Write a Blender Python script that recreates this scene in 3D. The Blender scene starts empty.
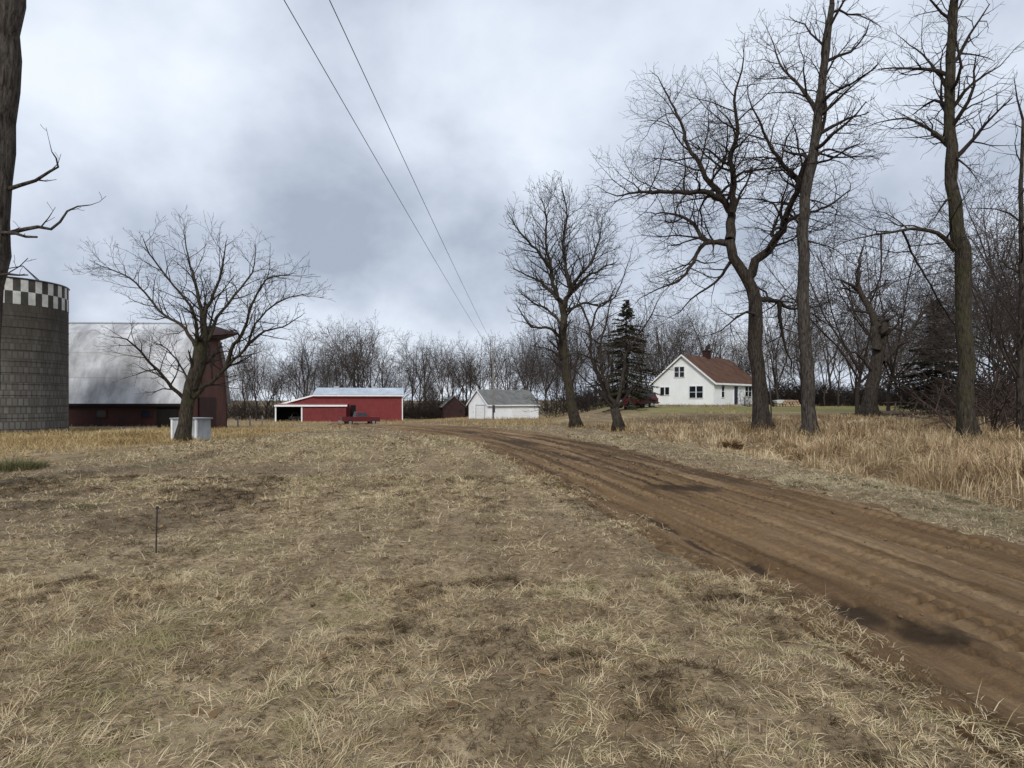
import bpy, math, random
import numpy as np
from mathutils import Vector, Matrix

random.seed(7)
rng = np.random.default_rng(11)
S = bpy.context.scene
COL = S.collection
R = math.radians
F = 667.0          # focal length in pixels
HY = 400.0         # horizon row
EYE = 1.6

# ------------------------------------------------------------------ noise
def vnoise(x, y, seed=0):
    x = np.asarray(x, float); y = np.asarray(y, float)
    xi = np.floor(x).astype(np.int64); yi = np.floor(y).astype(np.int64)
    xf = x - xi; yf = y - yi
    u = xf*xf*(3-2*xf); v = yf*yf*(3-2*yf)
    def h(a, b):
        n = (a*374761393 + b*668265263 + seed*982451653) & 0x7fffffff
        n = ((n ^ (n >> 13))*1274126177) & 0x7fffffff
        return ((n ^ (n >> 16)) & 0xffff)/65535.0
    return (h(xi, yi)*(1-u)+h(xi+1, yi)*u)*(1-v) + (h(xi, yi+1)*(1-u)+h(xi+1, yi+1)*u)*v
def fbm(x, y, seed=0, o=3):
    s = 0; a = .5; t = 0
    for k in range(o):
        s = s + a*vnoise(x*2**k, y*2**k, seed+k*17); t += a; a *= .5
    return s/t
def sstep(a, b, x):
    t = np.clip((np.asarray(x, float)-a)/(b-a), 0, 1)
    return t*t*(3-2*t)

# ------------------------------------------------------------------ terrain
_T = np.arange(-60, 420, 1.0)
def _smooth(px, pz):
    z = np.interp(_T, px, pz); k = np.hanning(17); k /= k.sum()
    zp = np.pad(z, 8, mode='edge')
    return np.convolve(zp, k, mode='valid')
_ZC = _smooth([-60, 30, 45, 60, 80, 100, 120, 160, 400], [0, 0, -.2, -.55, -.95, -1.25, -1.6, -2.0, -2.2])
_ZR = _smooth([-60, 15, 30, 45, 60, 75, 95, 120, 400], [0, 0, .25, .5, .7, .85, .75, .4, .3])
ROAD_Y = np.array([-6, -2, 3, 5, 7, 10, 15, 20, 25, 30, 36, 43, 52, 65, 85, 102.])
ROAD_L = np.array([2.55, 2.4, 2.2, 2.08, 1.75, 1.2, .45, -.4, -1.6, -3.2, -5.6, -8.6, -12, -17.5, -23.5, -27.5])
ROAD_R = np.array([6.3, 6.2, 6.0, 5.85, 5.7, 5.5, 4.65, 4.0, 3.1, 2.0, .5, -2.0, -5.5, -11, -18, -22])
_yy = np.arange(-6, 102.1, .5)
def _sm2(v):
    z = np.interp(_yy, ROAD_Y, v); k = np.hanning(11); k /= k.sum()
    return np.convolve(np.pad(z, 5, mode='edge'), k, mode='valid')
_RL, _RR = _sm2(ROAD_L), _sm2(ROAD_R)
def road_u(x, y):
    l = np.interp(y, _yy, _RL); r = np.interp(y, _yy, _RR)
    return np.where((y < -5.9) | (y > 101), -9, (x-l)/(r-l))
def base_z(x, y):
    x = np.asarray(x, float); y = np.asarray(y, float)
    w = sstep(3, 15, x)
    z = np.interp(y, _T, _ZC)*(1-w) + np.interp(y, _T, _ZR)*w
    z = z - .5*sstep(-7, -19, x)*sstep(18, 36, y)
    dx = x - (8.6 - .05*np.clip(y-10, 0, 40))
    z = z - .28*np.exp(-(dx/.75)**2)*sstep(1, 6, y)*(1-sstep(16, 26, y))
    return z
def ground_z(x, y):
    x = np.asarray(x, float); y = np.asarray(y, float)
    near = 1-sstep(40, 70, np.abs(y))
    z = base_z(x, y) + near*(.05*(fbm(x*.7, y*.7, 3)-.5) + .05*(fbm(x*2.7, y*2.7, 9, 2)-.5)) + .085*(1-sstep(9, 22, np.abs(y)))*(fbm(x*6, y*6, 12, 3)-.5)
    u = road_u(x, y)
    inside = sstep(-.02, .06, u)*(1-sstep(.94, 1.02, u))
    return z - .15*inside
def gz(x, y): return float(ground_z(x, y))
def X(px, D): return (px-512)/F*D
def P(px, py, D): return Vector(((px-512)/F*D, D, EYE+(HY-py)/F*D))

# ------------------------------------------------------------------ materials
class NT:
    def __init__(self, name):
        self.m = bpy.data.materials.new(name); self.m.use_nodes = True
        self.t = self.m.node_tree; self.b = self.t.nodes['Principled BSDF']
        self.tc = None
    def n(self, typ, **kw):
        nd = self.t.nodes.new(typ)
        for k, v in kw.items():
            if k.startswith('i_'): nd.inputs[k[2:].replace('_', ' ')].default_value = v
            else: setattr(nd, k, v)
        return nd
    def l(self, a, b): self.t.links.new(a, b)
    def coord(self, kind='Object', scale=(1, 1, 1)):
        tc = self.n('ShaderNodeTexCoord'); mp = self.n('ShaderNodeMapping')
        mp.inputs['Scale'].default_value = scale
        self.l(tc.outputs[kind], mp.inputs['Vector']); return mp.outputs['Vector']
    def pos(self, scale=(1, 1, 1)):
        g = self.n('ShaderNodeNewGeometry'); mp = self.n('ShaderNodeMapping')
        mp.inputs['Scale'].default_value = scale
        self.l(g.outputs['Position'], mp.inputs['Vector']); return mp.outputs['Vector']
    def noise(self, vec, scale=5, detail=4, rough=.55, dist=0):
        nd = self.n('ShaderNodeTexNoise'); nd.inputs['Scale'].default_value = scale
        nd.inputs['Detail'].default_value = detail; nd.inputs['Roughness'].default_value = rough
        nd.inputs['Distortion'].default_value = dist
        if vec is not None: self.l(vec, nd.inputs['Vector'])
        return nd.outputs['Fac']
    def ramp(self, fac, stops):
        r = self.n('ShaderNodeValToRGB'); e = r.color_ramp.elements
        while len(e) < len(stops): e.new(.5)
        for el, (p, c) in zip(e, stops):
            el.position = p; el.color = (c, c, c, 1) if isinstance(c, (int, float)) else (*c, 1)
        self.l(fac, r.inputs['Fac']); return r.outputs['Color']
    def mix(self, fac, a, b, mode='MIX'):
        m = self.n('ShaderNodeMix', data_type='RGBA', blend_type=mode)
        for sock, v in ((m.inputs[0], fac), (m.inputs[6], a), (m.inputs[7], b)):
            if isinstance(v, (int, float)): sock.default_value = v
            elif isinstance(v, tuple): sock.default_value = (*v, 1)
            else: self.l(v, sock)
        return m.outputs[2]
    def bump(self, h, strength=.3, dist=.02):
        b = self.n('ShaderNodeBump'); b.inputs['Strength'].default_value = strength
        b.inputs['Distance'].default_value = dist
        self.l(h, b.inputs['Height']); self.l(b.outputs['Normal'], self.b.inputs['Normal'])
    def col(self, c):
        if isinstance(c, tuple): self.b.inputs['Base Color'].default_value = (*c, 1)
        else: self.l(c, self.b.inputs['Base Color'])
    def rough(self, v, spec=.3, metal=0):
        self.b.inputs['Roughness'].default_value = v; self.b.inputs['Specular IOR Level'].default_value = spec
        self.b.inputs['Metallic'].default_value = metal

def simple(name, c, rough=.7, spec=.3, var=.25, scale=3., metal=0., bump=0):
    t = NT(name); v = t.coord('Object')
    f = t.noise(v, scale, 5, .6)
    lo = tuple(k*(1-var) for k in c); hi = tuple(min(1, k*(1+var)) for k in c)
    t.col(t.ramp(f, [(.3, lo), (.7, hi)])); t.rough(rough, spec, metal)
    if bump: t.bump(t.noise(v, scale*6, 4), bump, .02)
    return t.m
def siding(name, c, lap=.2, axis='Z', dirt=.12, dark=None):
    t = NT(name); v = t.coord('Object')
    w = t.n('ShaderNodeTexWave', wave_type='BANDS', bands_direction=axis, wave_profile='SAW')
    w.inputs['Scale'].default_value = .314/lap; w.inputs['Distortion'].default_value = 0
    t.l(v, w.inputs['Vector'])
    f = t.noise(v, .9, 6, .65); f2 = t.noise(t.coord('Object', (4, 4, .4)), 1.5, 4, .6)
    lo = dark or tuple(k*(1-dirt*2.2) for k in c)
    a = t.ramp(f, [(.3, lo), (.6, c)])
    a = t.mix(.35, a, t.ramp(f2, [(.35, lo), (.6, c)]))
    t.col(a); t.rough(.6, .25); t.bump(w.outputs['Fac'], .5, .02)
    return t.m
def bark(name, dark, light, scale=1.0, moss=None, lichen=.0):
    t = NT(name); v = t.coord('Object', (1, 1, .22))
    f = t.noise(v, 16*scale, 5, .65, .4); f2 = t.noise(t.coord('Object'), 1.3, 3, .6)
    c = t.ramp(f, [(.32, dark), (.66, light)])
    if moss:
        m = t.ramp(f2, [(.48, 0.), (.7, 1.)])
        c = t.mix(m, c, moss)
    t.col(c); t.rough(.95, .1)
    vo = t.n('ShaderNodeTexVoronoi', feature='DISTANCE_TO_EDGE'); vo.inputs['Scale'].default_value = 12*scale
    t.l(v, vo.inputs['Vector'])
    mx = t.n('ShaderNodeMath', operation='ADD'); t.l(f, mx.inputs[0]); t.l(vo.outputs['Distance'], mx.inputs[1])
    t.bump(mx.outputs[0], 1.0, .05)
    return t.m
def blade_mat(name, stops, trans=.25, spread=(.12, .5), hue=None):
    t = NT(name)
    a = t.n('ShaderNodeAttribute'); a.attribute_name = 'tone'
    c = t.ramp(a.outputs['Fac'], stops)
    f = t.noise(t.pos(), .35, 4, .6)
    c = t.mix(t.ramp(f, [(.35, .3), (.6, 0.)]), c, hue or (.19, .137, .076))
    t.col(c); t.rough(.85, .15)
    out = t.t.nodes['Material Output']; tr = t.n('ShaderNodeBsdfTranslucent'); ms = t.n('ShaderNodeMixShader')
    ms.inputs[0].default_value = trans
    t.l(c, tr.inputs['Color']); t.l(t.b.outputs[0], ms.inputs[1]); t.l(tr.outputs[0], ms.inputs[2]); t.l(ms.outputs[0], out.inputs[0])
    return t.m

M = {}
# ground: dead lawn over soil
t = NT('dead_lawn'); v = t.pos()
def band(a, b, sock):
    m = t.n('ShaderNodeMapRange', interpolation_type='SMOOTHSTEP'); m.inputs[1].default_value = a; m.inputs[2].default_value = b
    t.l(sock, m.inputs[0]); return m.outputs[0]
def mul(a, b):
    m = t.n('ShaderNodeMath', operation='MULTIPLY')
    for s, q in ((m.inputs[0], a), (m.inputs[1], b)):
        if isinstance(q, (int, float)): s.default_value = q
        else: t.l(q, s)
    return m.outputs[0]
sp0 = t.n('ShaderNodeSeparateXYZ'); t.l(v, sp0.inputs[0])
fa = t.noise(v, .22, 5, .6); fb = t.noise(v, 2.2, 6, .7); fc = t.noise(v, 10, 6, .75)
c1 = t.ramp(fb, [(.25, (.07, .047, .024)), (.43, (.24, .175, .1)), (.57, (.43, .33, .2)), (.75, (.6, .485, .315))])
c2 = t.ramp(fc, [(.32, (.06, .042, .024)), (.5, (.29, .215, .13)), (.7, (.6, .48, .305))])
fd = t.noise(v, 17, 6, .8)
c = t.mix(.55, c1, c2); c = t.mix(t.ramp(fd, [(.41, .85), (.5, 0.)]), c, (.06, .042, .025))
sn = t.noise(t.pos((1.5, .08, 1)), 1., 5, .6)
c = t.mix(t.ramp(sn, [(.4, .4), (.52, 0.)]), c, (.12, .088, .052)); c = t.mix(t.ramp(sn, [(.54, 0.), (.68, .5)]), c, (.46, .37, .235))
yd = mul(mul(mul(band(30, 42, sp0.outputs['Y']), band(98, 84, sp0.outputs['Y'])), mul(band(-26, -12, sp0.outputs['X']), band(5, -2, sp0.outputs['X']))), t.ramp(t.noise(t.pos((.25, .09, 1)), 1., 5, .6), [(.4, .15), (.58, .8)]))
c = t.mix(yd, c, (.12, .08, .043))
lb = mul(mul(band(-2.8, -5.2, sp0.outputs['X']), band(6.8, 8.8, sp0.outputs['Y'])), mul(band(17.5, 14.5, sp0.outputs['Y']), .65))
c = t.mix(lb, c, t.ramp(t.noise(t.pos((.5, 2.4, 1)), 1., 5, .6), [(.38, (.06, .045, .032)), (.6, (.21, .16, .11))]))
c = t.mix(t.ramp(fa, [(.42, 0.), (.62, .65)]), c, (.21, .15, .09))
g = t.noise(v, .5, 3, .5); c = t.mix(t.ramp(g, [(.55, 0.), (.7, .45)]), c, (.13, .125, .055))
# the worn yard towards the sheds, and the greener mown lawn by the house
sp = t.n('ShaderNodeSeparateXYZ'); t.l(v, sp.inputs[0])
def band(a, b, sock):
    m = t.n('ShaderNodeMapRange', interpolation_type='SMOOTHSTEP'); m.inputs[1].default_value = a; m.inputs[2].default_value = b
    t.l(sock, m.inputs[0]); return m.outputs[0]
def mul(a, b):
    m = t.n('ShaderNodeMath', operation='MULTIPLY')
    for s, q in ((m.inputs[0], a), (m.inputs[1], b)):
        if isinstance(q, (int, float)): s.default_value = q
        else: t.l(q, s)
    return m.outputs[0]
green = mul(mul(band(48, 58, sp.outputs['Y']), band(9, 15, sp.outputs['X'])), .8)
gr = t.ramp(t.noise(v, .35, 4, .6), [(.3, (.27, .21, .1)), (.5, (.2, .19, .065)), (.68, (.13, .155, .045))])
c = t.mix(green, c, gr)
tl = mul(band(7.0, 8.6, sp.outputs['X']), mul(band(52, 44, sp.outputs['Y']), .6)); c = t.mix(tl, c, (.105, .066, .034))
far = band(140, 190, sp.outputs['Y']); c = t.mix(far, c, (.19, .15, .09))
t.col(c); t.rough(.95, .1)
ad = t.n('ShaderNodeMath', operation='ADD'); t.l(fb, ad.inputs[0]); t.l(fc, ad.inputs[1])
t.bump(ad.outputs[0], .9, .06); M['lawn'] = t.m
# dirt road: uv.x across (0..1), uv.y metres along
t = NT('rutted_dirt'); uv = t.n('ShaderNodeUVMap'); uv.uv_map = 'road'
def mapped(s):
    mp = t.n('ShaderNodeMapping'); mp.inputs['Scale'].default_value = s; t.l(uv.outputs[0], mp.inputs['Vector']); return mp.outputs[0]
f1 = t.noise(mapped((11, .1, 1)), 1., 6, .6); f2 = t.noise(mapped((34, .22, 1)), 1., 5, .6)
f3 = t.noise(t.pos(), 9, 6, .7); f4 = t.noise(t.pos(), .55, 4, .6)
c = t.ramp(f1, [(.33, (.04, .024, .011)), (.45, (.13, .082, .04)), (.54, (.25, .172, .098)), (.66, (.52, .395, .25))])
c = t.mix(.5, c, t.ramp(f2, [(.36, (.06, .037, .018)), (.6, (.3, .208, .118))]))
c = t.mix(.17, c, t.ramp(f3, [(.3, (.08, .052, .028)), (.7, (.3, .215, .13))]))
c = t.mix(t.ramp(f4, [(.5, 0.), (.66, .5)]), c, (.16, .1, .055))
wet = t.n('ShaderNodeAttribute'); wet.attribute_name = 'wet'
c = t.mix(1., c, (1.05, .99, .93), 'MULTIPLY')
c = t.mix(wet.outputs['Fac'], c, (.045, .028, .015))
t.col(c)
rr = t.n('ShaderNodeMapRange'); rr.inputs[3].default_value = .95; rr.inputs[4].default_value = .72
t.l(wet.outputs['Fac'], rr.inputs[0]); t.l(rr.outputs[0], t.b.inputs['Roughness']); t.b.inputs['Specular IOR Level'].default_value = .12
ad = t.n('ShaderNodeMath', operation='ADD'); t.l(f3, ad.inputs[0]); t.l(f2, ad.inputs[1]); f5 = t.noise(t.pos(), 38, 5, .75); a2 = t.n('ShaderNodeMath', operation='ADD'); t.l(ad.outputs[0], a2.inputs[0]); t.l(f5, a2.inputs[1]); t.bump(a2.outputs[0], 1., .04)
M['road'] = t.m

M['blade'] = blade_mat('dry_grass_blade', [(0, (.05, .032, .017)), (.24, (.23, .163, .09)), (.45, (.53, .41, .24)), (.8, (.81, .68, .465)), (1, (.26, .23, .085))])
M['blade_verge'] = blade_mat('verge_grass_blade', [(0, (.1, .085, .045)), (.3, (.26, .2, .115)), (.6, (.5, .41, .26)), (.9, (.7, .6, .42)), (1, (.19, .18, .075))], hue=(.15, .13, .07))
M['blade_tall'] = blade_mat('tall_grass_blade', [(0, (.085, .045, .022)), (.3, (.31, .207, .108)), (.65, (.56, .43, .255)), (1, (.75, .64, .45))], hue=(.22, .135, .065))
M['blade_gold'] = blade_mat('golden_grass_blade', [(0, (.14, .09, .04)), (.35, (.38, .27, .12)), (.7, (.56, .43, .215)), (1, (.68, .57, .36))], hue=(.25, .175, .085))
M['blade_green'] = blade_mat('green_weed_blade', [(0, (.06, .06, .028)), (.5, (.14, .14, .06)), (1, (.3, .27, .14))], hue=(.1, .1, .045))
M['bark'] = bark('bark_brown', (.014, .011, .009), (.08, .066, .054))
M['bark_mossy'] = bark('bark_mossy', (.014, .012, .009), (.08, .067, .05), 1, (.052, .05, .026))
M['bark_grey'] = bark('bark_grey', (.018, .015, .013), (.1, .087, .074))
M['twig'] = simple('twig_bark', (.036, .028, .024), .9, .1, .3, 2)
M['twig_grey'] = simple('twig_bark_grey', (.074, .06, .053), .9, .1, .3, .4)
M['bark_far'] = simple('far_bark', (.05, .041, .035), .95, .1, .35, .5)
M['twig_red'] = simple('twig_bark_red', (.075, .055, .046), .9, .1, .3, .6)
M['needle'] = simple('spruce_needles', (.058, .054, .031), .8, .15, .45, 1.2)
M['white'] = siding('white_lap_siding', (.84, .86, .86), .16, 'Z', .05)
M['white_boards'] = siding('white_board_siding', (.84, .86, .88), .3, 'X', .05)
M['grey_boards'] = siding('weathered_white_boards', (.5, .52, .54), .2, 'X', .25)
M['white_paint'] = simple('white_paint', (.76, .77, .77), .5, .35, .08, 2)
M['red'] = siding('red_metal_siding', (.19, .03, .031), .3, 'X', .16)
M['red_lean'] = siding('red_board_siding', (.175, .029, .03), .2, 'X', .2)
M['barn_red'] = siding('weathered_barn_red', (.045, .01, .009), .22, 'X', .25, (.012, .006, .005))
M['barn_end'] = siding('weathered_barn_end', (.125, .046, .032), .22, 'Y', .25, (.045, .026, .019))
M['dark_red'] = siding('faded_dark_red', (.035, .014, .012), .25, 'X', .2)
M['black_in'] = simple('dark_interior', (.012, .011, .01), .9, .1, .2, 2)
M['glass'] = simple('window_glass', (.012, .016, .022), .08, .5, .1, 1)
M['navy'] = simple('navy_door', (.02, .03, .05), .5, .3, .1, 2)
M['concrete'] = simple('concrete_foundation', (.3, .29, .27), .9, .2, .2, 3)
M['pole'] = simple('weathered_pole', (.2, .185, .165), .9, .1, .25, 4)
M['wire'] = simple('wire', (.1, .105, .115), .6, .3, .1, 1)
M['steel'] = simple('galvanised_steel', (.36, .37, .38), .45, .5, .15, 4, .5)
M['darkmetal'] = simple('dark_metal', (.035, .035, .037), .5, .4, .2, 4, .3)
M['tyre'] = simple('tyre_rubber', (.018, .018, .018), .9, .2, .2, 5)
M['chrome'] = simple('bright_metal', (.5, .5, .5), .3, .5, .1, 4, .9)
M['truck_red'] = simple('dark_red_car_paint', (.095, .012, .015), .3, .5, .1, 1)
M['lamp'] = simple('lamp_glass', (.5, .5, .48), .15, .5, .05, 3)
M['tail'] = simple('red_lamp_glass', (.3, .01, .01), .2, .5, .05, 3)
M['firewood'] = simple('cut_firewood', (.35, .25, .17), .9, .1, .4, 6)
M['log'] = simple('fallen_wood', (.1, .08, .062), .95, .1, .35, 5, bump=.5)
M['shingle_brown'] = None
def shingles(name, a, b, c, sx=1.):
    t = NT(name); v = t.coord('UV')
    br = t.n('ShaderNodeTexBrick'); br.inputs['Scale'].default_value = 1; br.inputs['Brick Width'].default_value = .4
    br.inputs['Row Height'].default_value = .16; br.inputs['Mortar Size'].default_value = .012; br.offset = .5
    br.inputs['Color1'].default_value = (*a, 1); br.inputs['Color2'].default_value = (*b, 1)
    br.inputs['Mortar'].default_value = (*[k*.5 for k in a], 1); t.l(v, br.inputs['Vector'])
    f = t.noise(v, .8, 5, .65)
    t.col(t.mix(t.ramp(f, [(.4, 0.), (.7, .8)]), br.outputs['Color'], c)); t.rough(.9, .15); t.bump(br.outputs['Fac'], -.5, .01)
    return t.m
M['shingle_brown'] = shingles('brown_shingles', (.1, .048, .031), (.07, .037, .026), (.125, .075, .05))
M['shingle_grey'] = shingles('grey_shingles', (.15, .155, .15), (.11, .115, .112), (.2, .2, .195))
def metal_roof(name, base, stain, rust=.3, seam=.6, patch=.8, lap=0, rgh=(.45, .4, .3)):
    t = NT(name); v = t.coord('UV')
    w = t.n('ShaderNodeTexWave', wave_type='BANDS', bands_direction='X', wave_profile='SIN'); w.inputs['Scale'].default_value = .314/seam
    t.l(v, w.inputs['Vector'])
    mp = t.n('ShaderNodeMapping'); mp.inputs['Scale'].default_value = (.5, .16, 1); t.l(v, mp.inputs['Vector'])
    f = t.noise(mp.outputs[0], 1.1, 7, .68); f2 = t.noise(v, .16, 5, .6)
    c = t.ramp(f, [(.32, stain), (.6, base)])
    c = t.mix(t.ramp(f2, [(.42, 0.), (.68, patch)]), c, stain)
    if lap:
        w2 = t.n('ShaderNodeTexWave', wave_type='BANDS', bands_direction='Y', wave_profile='SAW'); w2.inputs['Scale'].default_value = .314/lap; w2.inputs['Distortion'].default_value = .3; w2.inputs['Detail'].default_value = 3
        t.l(v, w2.inputs['Vector']); c = t.mix(t.ramp(w2.outputs['Fac'], [(.0, .55), (.06, 0.)]), c, (.2, .18, .165))
    t.col(c); t.rough(*rgh)
    p = t.n('ShaderNodeMath', operation='POWER'); p.inputs[1].default_value = 8; t.l(w.outputs['Fac'], p.inputs[0])
    t.bump(p.outputs[0], .4, .03); return t.m
M['roof_barn'] = metal_roof('weathered_tin_roof', (.62, .63, .65), (.17, .17, .172), lap=2.4, rgh=(.68, .3, .1), seam=.75)
M['roof_shed'] = metal_roof('pale_steel_roof', (.56, .63, .7), (.36, .4, .45), patch=.4)
M['roof_red'] = metal_roof('red_lean_roof', (.3, .07, .055), (.2, .1, .08), patch=.5)
t = NT('concrete_staves'); v = t.coord('UV')
br = t.n('ShaderNodeTexBrick'); br.inputs['Scale'].default_value = 1; br.inputs['Brick Width'].default_value = .3; br.inputs['Row Height'].default_value = .5
br.inputs['Mortar Size'].default_value = .035; br.offset = .0; br.inputs['Color1'].default_value = (.14, .135, .127, 1); br.inputs['Color2'].default_value = (.075, .072, .066, 1)
br.inputs['Mortar'].default_value = (.06, .055, .047, 1); br.offset = .5; br.inputs['Bias'].default_value = -.15
nv = t.n('ShaderNodeTexNoise'); nv.inputs['Scale'].default_value = 2.5; nv.inputs['Detail'].default_value = 3; t.l(v, nv.inputs['Vector'])
t.l(t.mix(.035, v, nv.outputs['Color']), br.inputs['Vector'])
f = t.noise(v, 1.6, 6, .7); mp = t.n('ShaderNodeMapping'); mp.inputs['Scale'].default_value = (.5, .12, 1); t.l(v, mp.inputs['Vector'])
f2 = t.noise(mp.outputs[0], 2, 5, .65)
c = t.mix(t.ramp(f, [(.4, 0.), (.7, .8)]), br.outputs['Color'], (.085, .076, .064))
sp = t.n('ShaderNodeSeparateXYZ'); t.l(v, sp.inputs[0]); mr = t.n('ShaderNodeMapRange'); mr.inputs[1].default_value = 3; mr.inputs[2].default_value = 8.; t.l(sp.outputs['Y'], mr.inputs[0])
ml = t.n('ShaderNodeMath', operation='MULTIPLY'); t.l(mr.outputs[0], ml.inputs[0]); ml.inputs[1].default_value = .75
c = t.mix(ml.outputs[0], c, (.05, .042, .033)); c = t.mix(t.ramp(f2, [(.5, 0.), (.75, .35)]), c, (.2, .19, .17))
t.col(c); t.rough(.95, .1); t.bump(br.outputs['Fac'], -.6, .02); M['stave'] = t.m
M['tile_dark'] = simple('dark_painted_stave', (.06, .056, .05), .9, .1, .3, 2)
M['tile_white'] = simple('white_painted_stave', (.48, .48, .45), .85, .2, .25, 2)

# ------------------------------------------------------------------ object helpers
def tag(o, label=None, cat=None, group=None, kind=None):
    if label: o['label'] = label
    if cat: o['category'] = cat
    if group: o['group'] = group
    if kind: o['kind'] = kind
    return o
def empty(name, loc, rz=0, label=None, cat=None, group=None):
    o = bpy.data.objects.new(name, None); COL.objects.link(o); o.empty_display_size = .3
    o.location = loc; o.rotation_euler = (0, 0, rz); return tag(o, label, cat, group)
class MB:
    def __init__(s): s.v = []; s.f = []; s.mi = []; s.uv = []; s.cur = 0
    def quad(s, pts, uv=None):
        k = len(s.v); s.v += [tuple(p) for p in pts]; s.f.append(tuple(range(k, k+len(pts)))); s.mi.append(s.cur)
        s.uv.append(uv or [(p[0], p[2]) for p in pts]); return s
    def box(s, x0, x1, y0, y1, z0, z1):
        c = [(x0, y0, z0), (x1, y0, z0), (x1, y1, z0), (x0, y1, z0), (x0, y0, z1), (x1, y0, z1), (x1, y1, z1), (x0, y1, z1)]
        for q in ((3, 2, 1, 0), (4, 5, 6, 7), (0, 1, 5, 4), (1, 2, 6, 5), (2, 3, 7, 6), (3, 0, 4, 7)): s.quad([c[i] for i in q])
        return s
    def prism(s, prof, a0, a1, axis='y'):       # profile (p,q) extruded along an axis
        def pt(p, q, a): return (p, a, q) if axis == 'y' else (a, p, q)
        n = len(prof)
        s.quad([pt(p, q, a0) for p, q in prof]); s.quad([pt(p, q, a1) for p, q in reversed(prof)])
        for i in range(n):
            (p, q), (p2, q2) = prof[i], prof[(i+1) % n]
            s.quad([pt(p, q, a0), pt(p, q, a1), pt(p2, q2, a1), pt(p2, q2, a0)])
        return s
    def tube(s, pts, rads, n=6, cap=True):
        tube_into(s.v, s.f, pts, rads, n, cap)
        while len(s.mi) < len(s.f): s.mi.append(s.cur)
        while len(s.uv) < len(s.f): s.uv.append(None)
        return s
    def build(s, name, mats, parent=None, smooth=False, fix=True):
        me = bpy.data.meshes.new(name); me.from_pydata(s.v, [], s.f); 
        if not isinstance(mats, (list, tuple)): mats = [mats]
        for m in mats: me.materials.append(m)
        me.polygons.foreach_set('material_index', s.mi)
        if any(u for u in s.uv):
            lay = me.uv_layers.new(name='UVMap')
            for p, u in zip(me.polygons, s.uv):
                if u:
                    for li, q in zip(p.loop_indices, u): lay.data[li].uv = q
        if smooth: me.polygons.foreach_set('use_smooth', [True]*len(me.polygons))
        me.update()
        if fix:
            import bmesh
            bm = bmesh.new(); bm.from_mesh(me); bmesh.ops.recalc_face_normals(bm, faces=bm.faces); bm.to_mesh(me); bm.free()
        o = bpy.data.objects.new(name, me); COL.objects.link(o)
        if parent: o.parent = parent
        return o
def tube_into(V, Fc, pts, rads, n, cap=False):
    k0 = len(V); m = len(pts)
    d0 = (pts[-1]-pts[0]).normalized()
    a = Vector((0, 0, 1)) if abs(d0.z) < .8 else Vector((1, 0, 0))
    cs = [(math.cos(2*math.pi*j/n), math.sin(2*math.pi*j/n)) for j in range(n)]
    for i in range(m):
        d = (pts[min(i+1, m-1)]-pts[max(i-1, 0)])
        if d.length < 1e-9: d = d0
        u = d.cross(a)
        if u.length < 1e-6: u = d.cross(Vector((0, 1, 0)))
        u.normalize(); w = d.cross(u).normalized(); r = rads[i]; p = pts[i]
        for c, s_ in cs: V.append((p.x+r*(c*u.x+s_*w.x), p.y+r*(c*u.y+s_*w.y), p.z+r*(c*u.z+s_*w.z)))
    for i in range(m-1):
        b = k0+i*n
        for j in range(n):
            j2 = (j+1) % n; Fc.append((b+j, b+j2, b+n+j2, b+n+j))
    if cap:
        Fc.append(tuple(range(k0+n-1, k0-1, -1))); Fc.append(tuple(range(k0+(m-1)*n, k0+m*n)))

# ------------------------------------------------------------------ trees
def vrand(rn): return Vector((rn.gauss(0, 1), rn.gauss(0, 1), rn.gauss(0, 1)))
def sides(r): return 9 if r > .09 else (6 if r > .035 else (4 if r > .015 else 3))
class Par:
    def __init__(s, maxlvl=3, dens=(1.6, 2.4, 3.2, 3), ratio=(.55, .5, .45, .5), wig=.22, trop=.06, rmin=.006, ang=(35, 65), segl=(.6, .45, .3, .2), taper=.8, start=.2, maxlen=4.):
        s.__dict__.update(locals())
def grow(tubes, p, d, L, r, lvl, par, rn):
    n = max(2, min(7, int(L/par.segl[min(lvl, 3)])))
    pts = [p.copy()]; rads = [r]; q = p.copy(); d = d.normalized()
    for i in range(n):
        d = (d + vrand(rn)*par.wig*(.6 if lvl == 0 else 1) + Vector((0, 0, par.trop))).normalized()
        q = q + d*(L/n); pts.append(q.copy()); rads.append(max(par.rmin, r*(1-par.taper*(i+1)/n)))
    tubes.append((pts, rads, lvl)); spawn(tubes, pts, rads, lvl, par, rn)
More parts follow.
